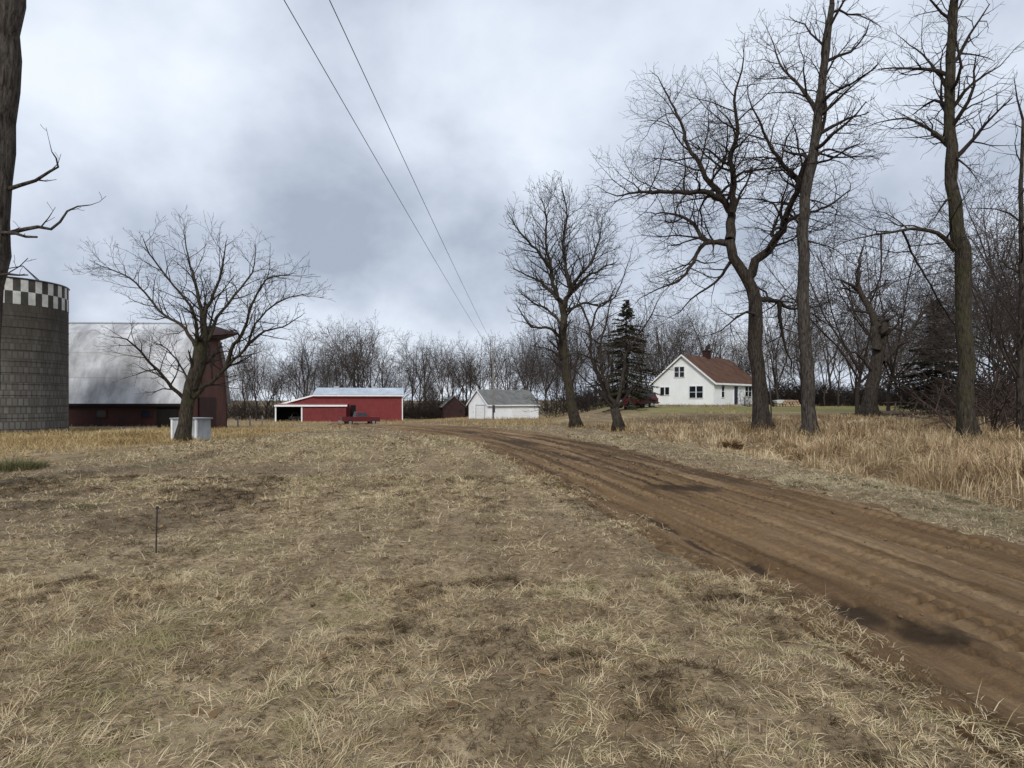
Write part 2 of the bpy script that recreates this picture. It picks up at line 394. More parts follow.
def spawn(tubes, pts, rads, lvl, par, rn, start=None, mult=1.0):
    if lvl >= par.maxlvl: return
    ls = [(pts[i+1]-pts[i]).length for i in range(len(pts)-1)]; L = sum(ls)
    cnt = max(2 if lvl < par.maxlvl-1 else 1, int(L*par.dens[min(lvl, 3)]*mult*rn.uniform(.8, 1.25)))
    st = par.start if start is None else start
    az = rn.uniform(0, 6.28)
    for k in range(cnt):
        t = st+(1-st)*((k+rn.uniform(.1, .9))/cnt); s = t*L; i = 0
        while i < len(ls)-1 and s > ls[i]: s -= ls[i]; i += 1
        fr = min(1, s/max(ls[i], 1e-6)); q = pts[i].lerp(pts[i+1], fr); rl = rads[i]*(1-fr)+rads[i+1]*fr
        tg = (pts[i+1]-pts[i]).normalized(); az += 2.4+rn.uniform(-.5, .5)
        a = tg.cross(Vector((0, 0, 1)));
        if a.length < .05: a = tg.cross(Vector((1, 0, 0)))
        a.normalize(); b = tg.cross(a); side = a*math.cos(az)+b*math.sin(az)
        an = R(rn.uniform(*par.ang)); d = tg*math.cos(an)+side*math.sin(an)
        if d.z < -.25: d.z *= .3
        Lc = min(par.maxlen, L*par.ratio[min(lvl, 3)]*(1.12-.62*t)*rn.uniform(.65, 1.35))
        grow(tubes, q, d, max(Lc, .15), max(par.rmin, min(rl*.75, rl*.5+.004)*rn.uniform(.7, 1)), lvl+1, par, rn)
def tubes_mesh(name, tubes, mat, parent, o=Vector((0, 0, 0)), smooth=True):
    V = []; Fc = []
    for pts, rads, l in tubes: tube_into(V, Fc, [p-o for p in pts], rads, sides(max(rads)), False)
    me = bpy.data.meshes.new(name); me.from_pydata(V, [], Fc); me.materials.append(mat)
    if smooth: me.polygons.foreach_set('use_smooth', [True]*len(me.polygons))
    me.update(); ob = bpy.data.objects.new(name, me); COL.objects.link(ob); ob.parent = parent; return ob
def refine(pts, rads, rn, step=.45, jit=.03):
    # Catmull-Rom through the points with small irregularities
    P_ = [pts[0]+(pts[0]-pts[1])]+list(pts)+[pts[-1]+(pts[-1]-pts[-2])]
    out = []; ro = []
    for i in range(1, len(P_)-2):
        a, b, c, d = P_[i-1:i+3]; L = (c-b).length; n = max(1, int(L/step))
        for k in range(n):
            t = k/n
            q = .5*((2*b)+(c-a)*t+(2*a-5*b+4*c-d)*t*t+(3*b-a-3*c+d)*t**3)
            r = rads[i-1]*(1-t)+rads[i]*t
            if out or k: q = q+vrand(rn)*jit*min(1, r*4)
            out.append(q); ro.append(r*rn.uniform(.97, 1.03))
    out.append(pts[-1].copy()); ro.append(rads[-1]); return out, ro
def guided(px, D, dz=(0, 0), base=None):
    n = len(px); out = []
    for i, (x, y) in enumerate(px):
        out.append(P(x, y, D+dz[0]+(dz[1]-dz[0])*i/max(1, n-1)))
    return out
def shrink(lims, cx, cy, kx, ky, kw=1.0):
    return [([(cx+(x-cx)*kx, cy+(y-cy)*ky) for x, y in l[0]], l[1]*kw, l[2]*kw)+tuple(l[3:]) for l in lims]
def hero_tree(name, label, D, trunk, tw, limbs, par, seed, mats=('bark', 'twig'), flare=1.35, cat='tree', crown_top=True, trunk_spawn=0.0, tstart=.6, dz_trunk=(0, 0), tip=.5):
    """trunk: image-plane polyline at depth D; tw: trunk widths in px; limbs: (px list, w0, w1, depth shift start, end)"""
    rn = random.Random(seed); bx = X(trunk[0][0], D); bz = gz(bx, D)
    root = empty(name, (bx, D, bz-.02), 0, label, cat); o = Vector((bx, D, bz-.02))
    tp = guided(trunk, D, dz_trunk); tp[0] = Vector((bx, D, bz-.15)); rad = [w/2/F*D for w in tw]
    tp, tr = refine(tp, rad, rn, .5, .03)
    for i, q in enumerate(tp):      # root flare
        h = q.z-bz; tr[i] *= 1+(flare-1)*math.exp(-max(0, h)/.35)
    V = []; Fc = []; NS = 22; tube_into(V, Fc, [q-o for q in tp], tr, NS, True); ph = rn.uniform(0, 6.28); lob = rn.choice((4, 5, 6))
    for i in range(len(tp)):
        ax = tp[i]-o; h = max(0, tp[i].z-bz)
        for j in range(NS):
            th = 2*math.pi*j/NS; k_ = i*NS+j; p_ = Vector(V[k_])
            f_ = 1+.5*(flare-1)/.35*math.exp(-h/.3)*max(-.3, math.cos(lob*th+ph))+.16*(float(vnoise(th*1.9+seed, h*1.1, seed))-.5)+.1*(float(vnoise(th*4+seed, h*3.5, seed+1))-.5)
            V[k_] = tuple(ax+(p_-ax)*f_)
    me = bpy.data.meshes.new('trunk'); me.from_pydata(V, [], Fc); me.materials.append(M[mats[0]])
    me.polygons.foreach_set('use_smooth', [True]*len(me.polygons)); me.update()
    ob = bpy.data.objects.new('trunk', me); COL.objects.link(ob); ob.parent = root
    crown = []
    if trunk_spawn: spawn(crown, tp, tr, 0, par, rn, tstart, trunk_spawn)
    if crown_top: grow(crown, tp[-1], (tp[-1]-tp[-2]), par.maxlen*.8, tr[-1], 0, par, rn)
    for lm in limbs:
        px, w0, w1, z0, z1 = lm[:5]; mult = lm[5] if len(lm) > 5 else 1.0; st = lm[6] if len(lm) > 6 else .12
        lp = guided(px, D, (z0, z1)); n = len(lp)
        lr = [max(par.rmin*1.3, (w0+(w1-w0)*(i/(n-1))**.8)/2/F*D) for i in range(n)]
        lp, lr = refine(lp, lr, rn, .3, .09)
        tubes_mesh('limb', [(lp, lr, 0)], M[mats[0]] if w0 > 3 else M[mats[1]], root, o)
        spawn(crown, lp, lr, 0, par, rn, st, mult)
        if mult > 0: grow(crown, lp[-1], lp[-1]-lp[-2], par.maxlen*tip, lr[-1], 1, par, rn)
    if crown: tubes_mesh('crown', crown, M[mats[1]], root, o)
    return root

# ------------------------------------------------------------------ ground
def sheet(name, xs, ys, zf, mat):
    XX, YY = np.meshgrid(xs, ys); Z = zf(XX, YY); nx, ny = len(xs), len(ys)
    co = np.stack([XX, YY, Z], -1).reshape(-1, 3)
    i = np.arange(nx*ny).reshape(ny, nx)
    q = np.stack([i[:-1, :-1], i[:-1, 1:], i[1:, 1:], i[1:, :-1]], -1).reshape(-1, 4)
    return mesh_np(name, co, q, mat)
def mesh_np(name, co, quads, mat, smooth=True, tris=None):
    me = bpy.data.meshes.new(name); nq = len(quads); nt = 0 if tris is None else len(tris)
    me.vertices.add(len(co)); me.vertices.foreach_set('co', np.ascontiguousarray(co, dtype=np.float32).ravel())
    loops = quads.ravel() if tris is None else np.concatenate([quads.ravel(), tris.ravel()])
    me.loops.add(len(loops)); me.loops.foreach_set('vertex_index', loops.astype(np.int32))
    st = np.arange(nq)*4
    if nt: st = np.concatenate([st, nq*4+np.arange(nt)*3])
    me.polygons.add(nq+nt); me.polygons.foreach_set('loop_start', st.astype(np.int32))
    if smooth: me.polygons.foreach_set('use_smooth', np.ones(nq+nt, bool))
    me.materials.append(mat); me.update(calc_edges=True); me.validate()
    o = bpy.data.objects.new(name, me); COL.objects.link(o); return o
def axis(lo, hi, c, d0, growth, far):
    a = [c]; s = d0
    while a[-1] < far:
        a.append(a[-1]+s); s *= growth
    return a
pos = axis(0, 0, 0, .075, 1.0165, 4200)
xs = np.array([-p for p in reversed(pos[1:])]+pos)
pos = axis(0, 0, 0, .07, 1.0145, 5000)
ys = np.array([-p for p in reversed(axis(0, 0, 0, .6, 1.2, 3000)[1:])]+pos)
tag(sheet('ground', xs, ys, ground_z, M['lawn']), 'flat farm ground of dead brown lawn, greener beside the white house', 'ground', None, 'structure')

# dirt road with ruts
yr = [-5.5]
while yr[-1] < 98: yr.append(yr[-1]+max(.017, min(.5, (.0021 if yr[-1] < 15 else .004)*max(3, yr[-1])**1.25)) if yr[-1] > 1.5 else yr[-1]+.1)
yr = np.array(yr); uu = np.linspace(-.12, 1.12, 190)
U, Yr = np.meshgrid(uu, yr)
Lx = np.interp(Yr, _yy, _RL); Rx = np.interp(Yr, _yy, _RR); XX = Lx+(Rx-Lx)*U; W = Rx-Lx
edge = np.minimum(U, 1-U)*W + .85*(fbm(XX*1.1, Yr*1.1, 21, 4)-.5) + .3*(fbm(XX*4, Yr*4, 27, 2)-.5)
zr = base_z(XX, Yr)+.012-.09*(1-sstep(-.12, .16, edge))
m = U*W
fade = (1-sstep(40, 70, Yr))*(1+.8*sstep(10, 20, Yr))
wv = .05*np.sin(Yr*.35+1)+.07*(fbm(Yr*.25, Yr*0, 5)-.5)
def rut(c, w, d): return -d*np.exp(-((U-c-wv*.25)/w)**2)
prof = np.zeros_like(U)
for c_, w_, d_ in ((.14, .045, .05), (.3, .035, .035), (.44, .03, .03), (.58, .035, .035), (.74, .045, .045), (.87, .03, .025), (.22, .012, .02), (.38, .012, .018), (.66, .012, .02), (.51, .01, .012), (.8, .012, .018)):
    prof += rut(c_, w_, d_*1.0)*(.5+1.0*fbm(Yr*.3+c_*40, U*0+c_*9, 31))
lug = np.zeros_like(U)
for c_, w_, per, sk in ((.17, .06, .17, .6), (.33, .065, .19, -.6), (.5, .05, .16, .5), (.73, .065, .18, .7), (.88, .05, .17, -.6)):
    a = (U-c_-wv*.25)/w_; inside = np.clip(1-a**4, 0, 1)*sstep(.3, .5, fbm(Yr*.22+c_*30, U*2, 41))
    lug -= inside*(.5+.5*np.tanh(4*np.sin(2*np.pi*(Yr/per+sk*a*.55)+2.2*fbm(XX*1.3, Yr*1.3, 6))-1.6))*.066*sstep(.34, .56, fbm(XX*3, Yr*3, 14, 2))
zr = zr + (prof+lug*sstep(0, .3, edge)*(1-sstep(12, 20, Yr)))*fade + (.035*(fbm(XX*3, Yr*3, 55, 4)-.5)+.04*(fbm(XX*11, Yr*11, 57, 4)-.5))*fade
co = np.stack([XX, Yr, zr], -1).reshape(-1, 3); ny, nx = U.shape
i = np.arange(nx*ny).reshape(ny, nx); q = np.stack([i[:-1, :-1], i[:-1, 1:], i[1:, 1:], i[1:, :-1]], -1).reshape(-1, 4)
road = mesh_np('dirt_road', co, q, M['road'])
uvl = road.data.uv_layers.new(name='road'); ro = np.stack([U, Yr], -1).reshape(-1, 2)
li = np.zeros(len(road.data.loops), np.int32); road.data.loops.foreach_get('vertex_index', li)
uvl.data.foreach_set('uv', ro[li].astype(np.float32).ravel())
wet = np.zeros_like(U)
def wetspot(cx, cy, rx, ry, sh=0):
    dx = (XX-cx-sh*(Yr-cy))/rx; dy = (Yr-cy)/ry
    return 1-sstep(.35, 1.05, np.sqrt(dx*dx+dy*dy)+.9*(fbm(XX*5, Yr*3, 77, 5)-.5)+.5*(fbm(XX*17, Yr*11, 79, 3)-.5))
for a in ((2.62, 5.1, .2, .4), (2.95, 4.55, .3, .4), (2.36, 6.4, .16, .36), (3.1, 12.2, .75, .65, -.2), (1.9, 8.8, .13, 1.1, -.15), (2.05, 7.2, .1, .6, -.1), (1.6, 19, .3, 3, -.2), (3.0, 18, .22, 3, -.25), (.2, 26, .4, 4, -.35), (-3, 36, .5, 5, -.5)): wet = np.maximum(wet, wetspot(*a)*.9)
streak = sstep(.52, .66, fbm(U*20, Yr*.07, 88, 3))*.75
wet = np.maximum(wet, streak*sstep(.1, .3, edge)*sstep(9, 14, Yr))
at = road.data.attributes.new('wet', 'FLOAT', 'POINT'); at.data.foreach_set('value', wet.astype(np.float32).ravel())
tag(road, 'rutted brown dirt driveway with tyre tread marks and damp patches', 'road', None, 'structure')

# loose clods and small stones on the driveway
nc = 9000; yc = np.sqrt(rng.uniform(0, 1, nc))*22+1.5; ucl = rng.uniform(-.03, 1.03, nc)
xc = np.interp(yc, _yy, _RL)+(np.interp(yc, _yy, _RR)-np.interp(yc, _yy, _RL))*ucl
kc = (fbm(ucl*9, yc*.5, 63, 3)+.25*(np.abs(ucl-.5) > .42) > .52); xc, yc, ucl = xc[kc], yc[kc], ucl[kc]; nc = len(xc)
ri = np.searchsorted(yr, yc).clip(0, len(yr)-1); ci = ((ucl+.12)/1.24*(len(uu)-1)).astype(int).clip(0, len(uu)-1); zc_ = zr[ri, ci]
rc = rng.uniform(.004, .013, nc)*np.where(rng.uniform(0, 1, nc) < .06, 2.2, 1)*np.clip(yc/7, 1, 2)
dirs = np.array([(1, 0, 0), (-.5, .87, 0), (-.5, -.87, 0), (0.1, 0, .75), (0, .1, -.5)])
ang_ = rng.uniform(0, 6.28, nc); ca, sa = np.cos(ang_)[:, None], np.sin(ang_)[:, None]
dv_ = np.tile(dirs[None], (nc, 1, 1))*rng.uniform(.6, 1.4, (nc, 5, 1))
cox = np.stack([dv_[:, :, 0]*ca-dv_[:, :, 1]*sa, dv_[:, :, 0]*sa+dv_[:, :, 1]*ca, dv_[:, :, 2]], -1)*rc[:, None, None]+np.stack([xc, yc, zc_+rc*.3], -1)[:, None, :]
tb_ = np.arange(nc)[:, None, None]*5+np.array([[0, 1, 3], [1, 2, 3], [2, 0, 3], [1, 0, 4], [2, 1, 4], [0, 2, 4]])[None]
M['clod'] = simple('dirt_clod', (.17, .115, .068), .95, .1, .5, 5)
tag(mesh_np('loose_gravel', cox.reshape(-1, 3), np.zeros((0, 4), int), M['clod'], False, tb_.reshape(-1, 3)), 'loose dirt clods and small stones scattered on the driveway', 'gravel', None, 'stuff')

# ------------------------------------------------------------------ grass
def blades(name, x, y, L, w, lean, mat, tone, curl=.35, az=None, twist=None, z0=None):
    n = len(x); az = rng.uniform(0, 2*np.pi, n) if az is None else az
    z = (ground_z(x, y) if z0 is None else z0)-.01
    hx, hy = np.cos(az), np.sin(az)
    tw = rng.uniform(-.9, .9, n) if twist is None else twist
    P0 = np.stack([x, y, z], -1)
    def adv(p, ang, l): return p+np.stack([hx*np.sin(ang)*l, hy*np.sin(ang)*l, np.cos(ang)*l], -1)
    P1 = adv(P0, lean, L*.5); P2 = adv(P1, np.minimum(lean+curl, 1.75), L*.5)
    S_ = np.stack([-hy*np.cos(tw), hx*np.cos(tw), np.sin(tw)*.7], -1)*(w/2)[:, None]
    co = np.stack([P0-S_, P0+S_, P1+S_*.85, P1-S_*.85, P2], 1).reshape(-1, 3)
    b = np.arange(n)*5
    quads = np.stack([b, b+1, b+2, b+3], -1); tris = np.stack([b+3, b+2, b+4], -1)
    o = mesh_np(name, co, quads, mat, False, tris)
    a = o.data.attributes.new('tone', 'FLOAT', 'POINT'); a.data.foreach_set('value', np.repeat(np.clip(tone, 0, 1), 5).astype(np.float32))
    return o
def scatter(n, y0, y1, spread=.86, x0=-1e9, x1=1e9, power=1.):
    # area-uniform in the viewing wedge (a little wider than the view)
    y = np.sqrt(rng.uniform(0, 1, n)*(y1*y1-y0*y0)+y0*y0) if power == 1 else y0+(y1-y0)*rng.uniform(0, 1, n)**power
    x = rng.uniform(-1, 1, n)*(y*spread+1.2); k = (x > x0) & (x < x1); return x[k], y[k]
px_, py_ = [], []
for n, a, b, p in ((430000, 1.6, 6, 1), (380000, 6, 14, 1), (190000, 14, 30, 1), (80000, 30, 60, 1)):
    x, y = scatter(n, a, b); px_.append(x); py_.append(y)
x = np.concatenate(px_); y = np.concatenate(py_); u = road_u(x, y)
Wd = np.interp(y, _yy, _RR)-np.interp(y, _yy, _RL); ed = np.minimum(u, 1-u)*Wd
nz = fbm(x*1.1, y*1.1, 61, 4)
track = np.zeros_like(x)           # older wheel tracks pressed into the lawn beside the road
for off in (-1.0, -2.3, -3.9):
    track = np.maximum(track, np.exp(-((x-np.interp(y, _yy, _RL)-off*(.8+.3*nz))/.28)**2))
bare = sstep(.5, .63, fbm(x*.5, y*.8, 71, 4))*.75
left_bare = sstep(-2.6, -5.0, x)*(1-sstep(-12, -14, x))*sstep(6.5, 8.5, y)*(1-sstep(15, 17.5, y))
fw = np.where(u < .5, .6, .2)
keep = rng.uniform(0, 1, len(x)) > np.clip(np.where(ed > -.35, sstep(-.35, fw, ed+.7*(nz-.5))*1.02, 0)+.6*track+.3*bare+.3*left_bare, 0, 1.02)
keep &= ~((x < -11.3+(y-15)*-.12) & (y > 15.3)); keep &= ~((x > 7.6-.13*(y-12)) & (y > 9))
verge = (u > 1) & (x > 2)
def lawn_set(name, k, mat, label):
    x_, y_ = x[k], y[k]; n = len(x_); far_ = np.clip(y_/9, .6, 4.5)
    L = rng.uniform(.035, .1, n)*np.where(rng.uniform(0, 1, n) < .1, 1.9, 1)*np.clip(far_, 1, 1.9)*(.35+1.3*fbm(x_*7, y_*7, 97, 3))
    w = rng.uniform(.0035, .0085, n)*far_
    lean = np.clip(rng.normal(1.25, .28, n), .1, 1.57)
    clump = .55*fbm(x_*9, y_*9, 91, 3)+.45*fbm(x_*2.6, y_*2.6, 93, 2); strip = fbm((x_-np.interp(y_, _yy, _RL))*1.9, y_*.1, 101, 3); patch = left_bare[k]*(.3+1.0*fbm(x_*.5, y_*2.2, 103, 3)); az = 6.28*4*fbm(x_*2.6, y_*2.6, 95, 3)+rng.normal(0, 1.1, n)
    big = fbm(x_*.45, y_*.45, 99, 3)
    tone = np.clip(rng.beta(1.1, 1.1, n)*.5+3.0*(clump-.5)+.5*(big-.5)+.0+1.25*(strip-.5)+.13+.26-.42*patch-.15*track[k], 0, .95)
    tone[rng.uniform(0, 1, n) < .04] = 1
    tag(blades(name, x_, y_, L, w, lean, M[mat], tone, .3, az, z0=np.where((u[k] > 0) & (u[k] < 1), base_z(x_, y_)+.012, ground_z(x_, y_))), label, 'grass', None, 'stuff')
lawn_set('mown_grass', keep & ~verge, 'blade', 'short matted dead straw-coloured lawn covering the foreground')
lawn_set('verge_grass', keep & verge, 'blade_verge', 'short greyish mown verge between the dirt driveway and the tall grass')
# tall grass on the right
n = 210000; y = np.concatenate([8.5+rng.uniform(0, 1, n//2)**1.0*14, 14+rng.uniform(0, 1, n//2)*30]); x = rng.uniform(2, 46, n)
edge_x = 7.45-.13*(y-12)+.5*(fbm(x*.8, y*.8, 13, 2)-.5)
k = (x > edge_x) & (x < y*.86+3) & (rng.uniform(0, 1, n) < np.where(y < 25, 1, .75)) & (fbm(x*1.3, y*1.3, 17, 3)+.14*np.minimum(x-edge_x, 1) > .45)
x, y, ex = x[k], y[k], edge_x[k]; n = len(x); far_ = np.clip(y/14, .8, 2.4)
hgt = (.2+.28*sstep(0, 1.2, x-ex)+.25*(rng.uniform(0, 1, n) < .06))*(1-.4*sstep(22, 40, y))*(.65+.7*fbm(x*.5, y*.5, 19, 3))
hgt = hgt*(.45+1.0*fbm(x*1.5, y*1.5, 27, 3)); L = hgt*rng.uniform(.45, 1.3, n); az = 6.28*2.5*fbm(x*.8, y*.8, 23, 3)+rng.normal(0, 1.0, n)
tag(blades('tall_grass', x, y, L, rng.uniform(.007, .018, n)*far_, np.clip(np.abs(rng.normal(.35, .35, n))+1.5*sstep(.45, .7, fbm(x*1.1, y*1.1, 33, 3)), 0, 1.5), M['blade_tall'], rng.beta(1.5, 1.5, n)*.75+1.1*(fbm(x*1.2, y*1.2, 29, 3)-.4), .5, az), 'tall dry tan grass and weeds standing along the ditch under the right-hand trees', 'grass', None, 'stuff')
# golden grass on the left
n = 110000; y = 14+rng.uniform(0, 1, n)**.8*42; x = rng.uniform(-48, -9, n)
ex = -11.2-(y-15)*.12+.8*(fbm(x*.5, y*.5, 15, 2)-.5)
k = (x < ex) & (x > -y*.88-2) & (fbm(x*.45, y*.7, 37, 3) > .36); x, y, ex = x[k], y[k], ex[k]; n = len(x); far_ = np.clip(y/14, 1, 3)
L = (.1+.3*sstep(0, 3, ex-x))*(.4+1.2*fbm(x*.35, y*.5, 39, 3))*rng.uniform(.6, 1.3, n)
tag(blades('golden_grass', x, y, L, rng.uniform(.006, .012, n)*far_, np.clip(rng.normal(.8, .35, n), 0, 1.5), M['blade_gold'], rng.beta(1.6, 1.6, n)*.75+1.2*(fbm(x*.5, y*.7, 43, 3)-.45), .5), 'golden matted dry grass in front of the silo and barn', 'grass', None, 'stuff')
# rough far grass along the buildings
n = 60000; y = 46+rng.uniform(0, 1, n)*75; x = rng.uniform(-1, 1, n)*y*.8
k = (fbm(x*.12, y*.25, 47, 3) > .5) & ((np.abs(road_u(x, y)-.5) > .62)) & ~((x > 8) & (y > 52) & (fbm(x*.1, y*.2, 49, 3) < .62)); x, y = x[k], y[k]; n = len(x)
tag(blades('rough_grass', x, y, rng.uniform(.15, .42, n), rng.uniform(.03, .06, n), np.clip(rng.normal(.6, .35, n), 0, 1.4), M['blade_gold'], rng.beta(2, 2, n)*.85, .4), 'patchy tan rough grass around the far farm buildings', 'grass', None, 'stuff')

n = 5200; x, y = scatter(n, 2, 32, .86); u = road_u(x, y); k = ((u < -.02) | (u > 1.02)) & (fbm(x*.7, y*.7, 51, 3) > .42); x, y = x[k], y[k]; n = len(x)
tag(blades('dead_leaves', x, y, rng.uniform(.04, .09, n), rng.uniform(.03, .055, n)*np.clip(y/14, 1, 2), rng.uniform(1.2, 1.6, n), M['blade_tall'], rng.uniform(0, .3, n), .2, z0=ground_z(x, y)+.03), 'scattered dark brown dead leaves lying in the lawn', 'leaves', None, 'stuff')
bx_, by_ = [], []
for px0, D, r0, cnt in ((183, 30, .55, 260), (577, 42, .5, 200), (619, 35, .5, 220), (762, 30, .75, 420), (810, 27, .5, 320), (968, 24, .55, 380), (869, 44, .8, 300), (1021, 27, .4, 200)):
    a = rng.uniform(0, 6.28, cnt); rr = r0*rng.uniform(.55, 1.6, cnt); bx_.append(X(px0, D)+rr*np.cos(a)); by_.append(D+rr*np.sin(a))
for x0, y0, x1, y1, cnt in ((-16.9, 32.2, -14.9, 31.7, 300), (-53, 56.2, -27, 57.6, 1500), (-39, 106, -18, 111.5, 700), (-4, 97.5, 4, 102.5, 300), (17, 77.5, 22.5, 72.6, 260), (22.7, 72.6, 30, 80.5, 200)):
    tt = rng.uniform(0, 1, cnt); bx_.append(x0+(x1-x0)*tt+rng.normal(0, .12, cnt)); by_.append(y0+(y1-y0)*tt+rng.normal(0, .12, cnt)-.1)
a = rng.uniform(3.3, 6.2, 900); bx_.append(X(3, 46.5)+3.95*np.cos(a)+rng.normal(0, .12, 900)); by_.append(46.5+3.95*np.sin(a)+rng.normal(0, .12, 900))
x = np.concatenate(bx_); y = np.concatenate(by_); n = len(x)
tag(blades('base_grass', x, y, rng.uniform(.15, .5, n)*np.clip(y/45, .8, 1.3), rng.uniform(.008, .016, n)*np.clip(y/20, 1, 4), np.abs(rng.normal(.4, .35, n)), M['blade_gold'], rng.beta(1.6, 1.6, n)*.9, .5), 'uncut dry grass tufts growing against trunks and building walls', 'grass', None, 'stuff')
def clump(name, label, cat, x0, y0, r, n, h, w, mat, tone0=0., tone1=1., lean=.5, group=None):
    a = rng.uniform(0, 6.28, n); rr = r*np.sqrt(rng.uniform(0, 1, n)); x = x0+rr*np.cos(a); y = y0+rr*np.sin(a)
    return tag(blades(name, x, y, h*rng.uniform(.5, 1.2, n)*(1.1-.5*rr/r), rng.uniform(.6, 1.4, n)*w, np.abs(rng.normal(lean, .3, n)), M[mat], rng.uniform(tone0, tone1, n), .5, a+rng.normal(0, .6, n)), label, cat, group)
clump('weed_clump', 'low dark green weed clump at the left edge of the golden grass', 'weed', X(12, 15.5), 15.5, .7, 1500, .34, .012, 'blade_green')
clump('weed_clump', 'rust-brown dead weed clump standing at the front of the tall grass', 'weed', X(731, 22), 22., .22, 700, .5, .045, 'blade_tall', .05, .4, .9)
clump('weed_clump', 'small dark weed tuft in the bare patch left of the thin stake', 'weed', X(80, 9.9), 9.9, .2, 260, .14, .006, 'blade_green', 0, .6, .9)

# thin stake in the lawn
sx, sy = X(156, 7.0), 7.0; sz = gz(sx, sy)
r = empty('marker_stake', (sx, sy, sz), 0, 'thin rusty metal stake stuck upright in the near lawn', 'stake')
MB().tube([Vector((0, 0, -.1)), Vector((.004, 0, .2)), Vector((.012, 0, .46))], [.0075, .0075, .007], 6).build('rod', M['darkmetal'], r)
MB().box(.002, .024, -.012, .012, .455, .485).build('cap', M['darkmetal'], r)

# ------------------------------------------------------------------ buildings
def window(root, face, a, z, w, h, panes=1, frame='white_paint', out=0.0, sillm=True, x=0, y=0, sash=True):
    """on plane 'x' (x = const, along y) or 'y' (y = const, along x); faces -x / -y"""
    fr = MB(); gl = MB(); d = .06
    def bx(mb, a0, a1, z0, z1, d0, d1):
        if face == 'y': mb.box(a0, a1, y-d1, y-d0, z0, z1)
        elif face == 'x': mb.box(x-d1, x-d0, a0, a1, z0, z1)
        else: mb.box(x+d0, x+d1, a0, a1, z0, z1)
    bx(fr, a-w/2-.09, a-w/2, z-h/2-.06, z+h/2+.09, .004, d); bx(fr, a+w/2, a+w/2+.09, z-h/2-.06, z+h/2+.09, .004, d)
    bx(fr, a-w/2, a+w/2, z+h/2, z+h/2+.09, .004, d); bx(fr, a-w/2, a+w/2, z-h/2-.06, z-h/2, .004, d+.03)
    for k in range(1, panes): c = a-w/2+w*k/panes; bx(fr, c-.05, c+.05, z-h/2, z+h/2, .004, d)
    if sash: 
        for k in range(panes):
            c0 = a-w/2+w*k/panes+(.05 if k else 0); c1 = a-w/2+w*(k+1)/panes-(.05 if k < panes-1 else 0); bx(fr, c0, c1, z-.02, z+.02, .006, .03)
    bx(gl, a-w/2, a+w/2, z-h/2, z+h/2, .003, .012)
    f = fr.build('window', M[frame], root); gl.build('pane', M['glass'], f); return f
def gable_walls(L, W, h, rh, z0=-.4):
    mb = MB()
    prof = [(0, z0), (W, z0), (W, h), (W/2, rh), (0, h)]
    mb.prism([(p, q) for p, q in prof], 0, L, 'x'); return mb
def roof_slabs(L, W, h, rh, ov=.35, gov=.3, th=.12):
    mb = MB(); sl = (rh-h)/(W/2); lw = math.hypot(W/2+ov, sl*(W/2+ov))
    for sgn in (0, 1):
        def tr(y): return y if sgn == 0 else W-y
        e = (tr(-ov), h-sl*ov); r_ = (tr(W/2), rh)
        a0, a1 = -gov, L+gov
        up = th
        q = [(a0, e[0], e[1]+up), (a1, e[0], e[1]+up), (a1, r_[0], r_[1]+up), (a0, r_[0], r_[1]+up)]
        mb.quad(q, [(a0, 0), (a1, 0), (a1, lw), (a0, lw)])
        b = [(p[0], p[1], p[2]-th+.01) for p in q]; mb.quad(list(reversed(b)))
        for i in range(4): mb.quad([q[i], b[i], b[(i+1) % 4], q[(i+1) % 4]])
    return mb
def rake_trim(L, W, h, rh, ov=.35, gov=.3, t=.2, dpt=.05, x=None):
    mb = MB(); sl = (rh-h)/(W/2); xs_ = -gov-dpt if x is None else x
    for sgn in (0, 1):
        def tr(y): return y if sgn == 0 else W-y
        pr = [(tr(-ov), h-sl*ov+.13), (tr(W/2), rh+.13), (tr(W/2), rh+.13-t), (tr(-ov), h-sl*ov+.13-t)]
        mb.prism(pr, xs_, xs_+dpt-.003, 'x')
    return mb

# --- white farmhouse
D0 = 73.; hx, hy = X(714, D0), D0; hz = gz(hx+3, hy+4)-.05
h = empty('farmhouse', (hx, hy, hz), R(48), 'white one-and-a-half-storey farmhouse with brown shingle roof', 'house')
L, W, wh, rh = 12., 7.5, 2.85, 5.85
gable_walls(L, W, wh, rh).build('wall', M['white'], h)
rf = roof_slabs(L, W, wh, rh).build('roof', M['shingle_brown'], h)
cb = MB().box(5.6, 6.3, 3.4, 4.1, 5.4, 6.65); cb.box(5.53, 6.37, 3.33, 4.17, 6.65, 6.76); cb.build('chimney', M['dark_red'], rf)
rk = rake_trim(L, W, wh, rh); rk.box(-.3, L+.3, -.41, -.36, wh-.36, wh-.16); rk.build('trim', M['white_paint'], h)
MB().box(-.03, L+.02, -.03, W+.03, -.5, .3).build('foundation', M['concrete'], h)
window(h, 'x', 4.15, 4.0, 1.2, 1.15, 2); window(h, 'x', 6.0, 1.85, 1.15, .85, 2, sash=False); window(h, 'x', 2.1, 1.7, 1.6, 1.3, 2)
window(h, 'y', 2.2, 1.8, .75, 1.35, 1); window(h, 'y', 9.2, 1.85, 1.9, 1.2, 2)
dr = MB().box(5.1, 6.1, -.06, -.004, .32, 2.4).build('door', M['navy'], h)
MB().box(5.9, 6.0, -.12, -.06, 1.2, 1.3).build('handle', M['steel'], dr)
dt = MB().box(4.98, 5.09, -.08, -.004, .3, 2.52); dt.box(6.11, 6.22, -.08, -.004, .3, 2.52); dt.box(5.09, 6.11, -.08, -.004, 2.41, 2.52); dt.build('door_frame', M['white_paint'], h)
st = MB()
for k in range(2): st.box(4.7-.0, 6.5, -1.3+.35*k, -.04, -.4+.0*k, .12+.16*k-.003*k)
st.build('step', M['concrete'], h)
